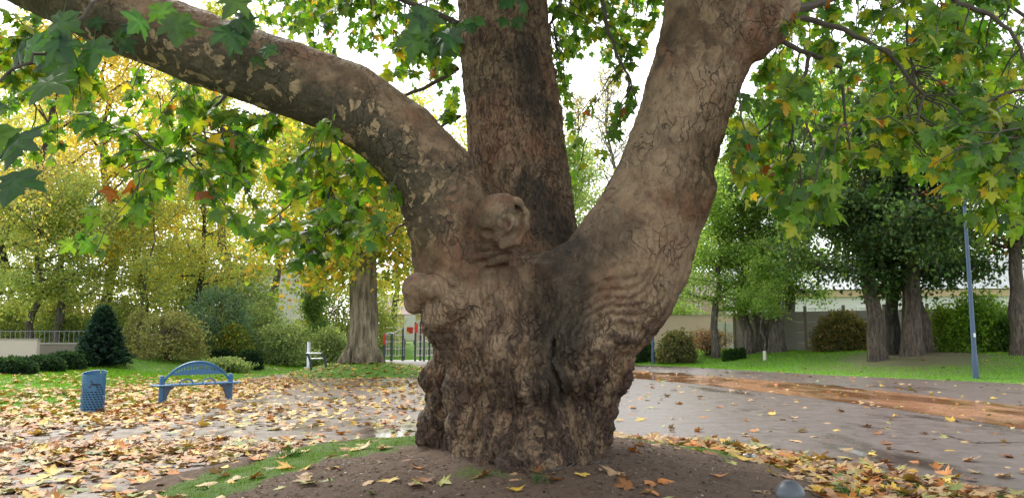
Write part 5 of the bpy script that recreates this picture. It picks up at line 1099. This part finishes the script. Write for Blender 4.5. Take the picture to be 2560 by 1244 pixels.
DRY = [(0.38, 0.24, 0.12), (0.45, 0.31, 0.15), (0.52, 0.33, 0.05), (0.42, 0.16, 0.03), (0.22, 0.095, 0.035), (0.30, 0.28, 0.09), (0.15, 0.20, 0.045), (0.56, 0.39, 0.08)]
w_n = (24, 13, 10, 17, 12, 12, 4, 6); FC = palette(n, DRY, w_n, .22, 5); far = (Y > 14.5) & (X < -3)
FC[far] = palette(int(far.sum()), DRY, (18, 14, 24, 24, 6, 4, 1, 24), .2, 6)
uu = X / Y * F + 1280; vis = (np.abs(uu - 1280) < 1290) & (CZ - Zg < Y * math.tan(math.atan(622 / F) - PITCH)); sc = FS / Y * vis * (dens < 100)
bigl = np.argsort(-sc)[:300]; rest = np.setdiff1d(np.arange(n), bigl); nearr = rest[Y[rest] < 13]; farr = rest[Y[rest] >= 13]
o = scatter('fallen_leaves', FP[nearr], FD[nearr], FN[nearr], FS[nearr], FC[nearr], SH_DRY, M_DRY, None, None, 3); tag(o, 'carpet of fallen plane leaves around the mound and on the near path', 'leaves', kind='stuff')
o = scatter('fallen_leaves', FP[farr], FD[farr], FN[farr], FS[farr], FC[farr], SH_DRYLO, M_DRY, None, None, 4); tag(o, 'yellow and orange fallen leaves spread round the bench and over the lawn', 'leaves', kind='stuff')
def hue(c):
    if c[1] > c[0] * .93: return 'greenish'
    if c[0] > .40 and c[2] < c[0] * .27 and c[1] > c[0] * .6: return 'yellow'
    if c[1] < c[0] * .56: return 'orange brown'
    return 'tan'
def finl(o, i):
    zm = float(z_mound(X[i], Y[i])); x = X[i]
    wh = 'on the bare earth mound' if zm > 0 and -1.6 < x < 2.6 else 'in the drift along the mound edge' if x > 1.6 and dens[i] > 8 else 'on the wet open path' if x > 0 else 'on the mossy slope facing the bench' if zm > 0 else 'in the litter near the bin'
    h = hue(FC[i]); sz = 'large' if FS[i] > .16 else 'small'
    tag(o, f'{sz} {h} fallen leaf lying {wh}', 'fallen leaf', f'{sz} {h} fallen leaves {wh}')
leaf_objects('fallen_leaf', bigl, FP, FD, FN, FS, FC, SH_DRY, M_DRY, None, np.zeros(3), finl)
# ---- grass
M_GRASS = leaf_material('grass_blade', .35, .55, .25, (1.2, 1.3, .7))
def grass(name, X, Y, h, label, pal, seed, wide=.12):
    n = len(X); r = np.random.default_rng(seed); P = np.stack([X, Y, zg(X, Y) - .01], 1); D = np.column_stack([r.normal(0, .4, n), r.normal(0, .4, n), np.ones(n)]); q = r.uniform(0, 6.28, n)
    o = scatter(name, P, D, np.column_stack([np.cos(q), np.sin(q), np.zeros(n)]), h, palette(n, pal, [1] * len(pal), .2, seed), [(np.array([(-wide, 0, 0), (wide, 0, 0), (.05, 1, .12)]), np.array([(0, 1, 2)]))], M_GRASS, None, None, seed); return tag(o, label, 'grass', kind='stuff')
GP = [(0.14, 0.36, 0.010), (0.19, 0.42, 0.015), (0.10, 0.25, 0.01), (0.24, 0.40, 0.03)]
X1, Y1 = fr.uniform(-5, 5, 260000), fr.uniform(5.2, 12.6, 260000); k = (z_mound(X1, Y1) > -.005) & (fr.random(len(X1)) < (grass_mask(X1, Y1) - .25) * 1.0 * (.6 + .6 * noise2(X1, Y1, 5, 7, 2))) & (np.hypot(X1, Y1 - 9) > 1.15)
grass('mound_grass', X1[k], Y1[k], fr.uniform(.02, .055, int(k.sum())), 'short mossy grass around the foot of the old tree', [(0.08, 0.17, 0.015), (0.11, 0.22, 0.02), (0.14, 0.2, 0.03)], 9, .09)
def lawn_blades(x0, x1, y0, y1, m, sd, hh):
    a, b = fr.uniform(x0, x1, m), fr.uniform(y0, y1, m); s = lawn_s(a, b); k = ((s > .03) | (np.hypot(a - MOUND2[0], b - MOUND2[1]) < 3.1)) & (np.abs(a) < b * .8); return a[k], b[k]
a1 = lawn_blades(-24, -8, 14, 30, 150000, 1, .05); a2 = lawn_blades(-26, 6, 28, 54, 110000, 2, .07); a3 = lawn_blades(5, 30, 26, 50, 110000, 3, .07)
xa, ya = (np.concatenate([a1[i], a2[i], a3[i]]) for i in (0, 1)); keep_ = np.hypot(xa - 18.6, ya - 35.8) + noise2(xa, ya, .8, 3, 2) > 3.0; xa, ya = xa[keep_], ya[keep_]
grass('lawn_grass', xa, ya, fr.uniform(.03, .07, len(xa)) * (1 + (ya - 15) * .02), 'bright green mown grass of the park lawns', GP, 10, .16)
def tuft(u, v, n, h, label):
    g = ground_at(u, v); r = np.random.default_rng(int(u)); P = g + np.column_stack([r.normal(0, .06, n), r.normal(0, .06, n), np.zeros(n)]); D = np.column_stack([r.normal(0, .45, n), r.normal(0, .45, n), np.ones(n)]); q = r.uniform(0, 6.28, n)
    root = empty('grass_tuft', g, label, 'grass tuft', 'taller tufts around the old tree'); o = scatter('blades', P, D, np.column_stack([np.cos(q), np.sin(q), np.zeros(n)]), r.uniform(.6, 1.2, n) * h, palette(n, [(0.04, 0.10, 0.02), (0.06, 0.13, 0.025)], (1, 1), .2, 3), [(np.array([(-.06, 0, 0), (.06, 0, 0), (.06, .6, .06), (.05, 1, .2)]), np.array([(0, 1, 2), (0, 2, 3)]))], M_GRASS, root, g, 3); o['kind'] = 'stuff'
tuft(1345, 1205, 26, .11, 'thin green shoots at the foot of the old trunk'); tuft(1828, 1118, 120, .12, 'dense dark grass tuft beside the silver can'); tuft(2108, 1244, 120, .12, 'grass tuft among the leaves near the bollard'); tuft(730, 1140, 70, .10, 'grass tuft on the mossy slope facing the bench')
# ---- fallen twigs by the trunk
for j, (pts, lab) in enumerate((([(1350, 1182), (1390, 1176), (1425, 1168), (1448, 1152)], 'forked dry twig lying on bare earth by the trunk'), ([(1475, 1160), (1500, 1156), (1530, 1158)], 'short dry twig on the bare earth right beside the trunk'), ([(2350, 1085), (2440, 1108), (2560, 1106)], 'dry twig lying on the wet path'))):
    P = np.array([ground_at(*q) + np.array((0, 0, .012)) for q in pts]); tw = empty('fallen_twig', P[0], lab, 'twig'); MB().tube(P - P[0], list(np.linspace(.012, .004, len(P))), 6).build('stem', B_GREY, tw, True); MB().tube([P[1] - P[0], P[1] - P[0] + np.array((.09, .07, .01)), P[1] - P[0] + np.array((.16, .06, .02))], [.006, .004, .003], 5).build('side_shoot', B_GREY, tw)
# ---- chips of bark and grit on the bare earth
m = 9000; a, b = fr.uniform(-3.2, 3.4, m), fr.uniform(5.4, 11.6, m); k = (z_mound(a, b) > .03) & (grass_mask(a, b) < .4) & (np.hypot(a, b - 9) > 1.1); a, b = a[k], b[k]; m = len(a)
o = scatter('bark_chips', np.stack([a, b, zg(a, b) + .008], 1), np.column_stack([fr.normal(0, 1, (m, 2)), fr.normal(0, .25, m)]), np.column_stack([fr.normal(0, .3, (m, 2)), np.ones(m)]), fr.uniform(.015, .05, m), palette(m, [(0.09, 0.05, 0.03), (0.2, 0.13, 0.08), (0.34, 0.25, 0.17), (.05, .03, .02)], (4, 3, 1, 4), .2, 8), SH_DIA, M_DRY, None, None, 8); tag(o, 'bark chips and grit on the bare earth', 'debris', kind='stuff')
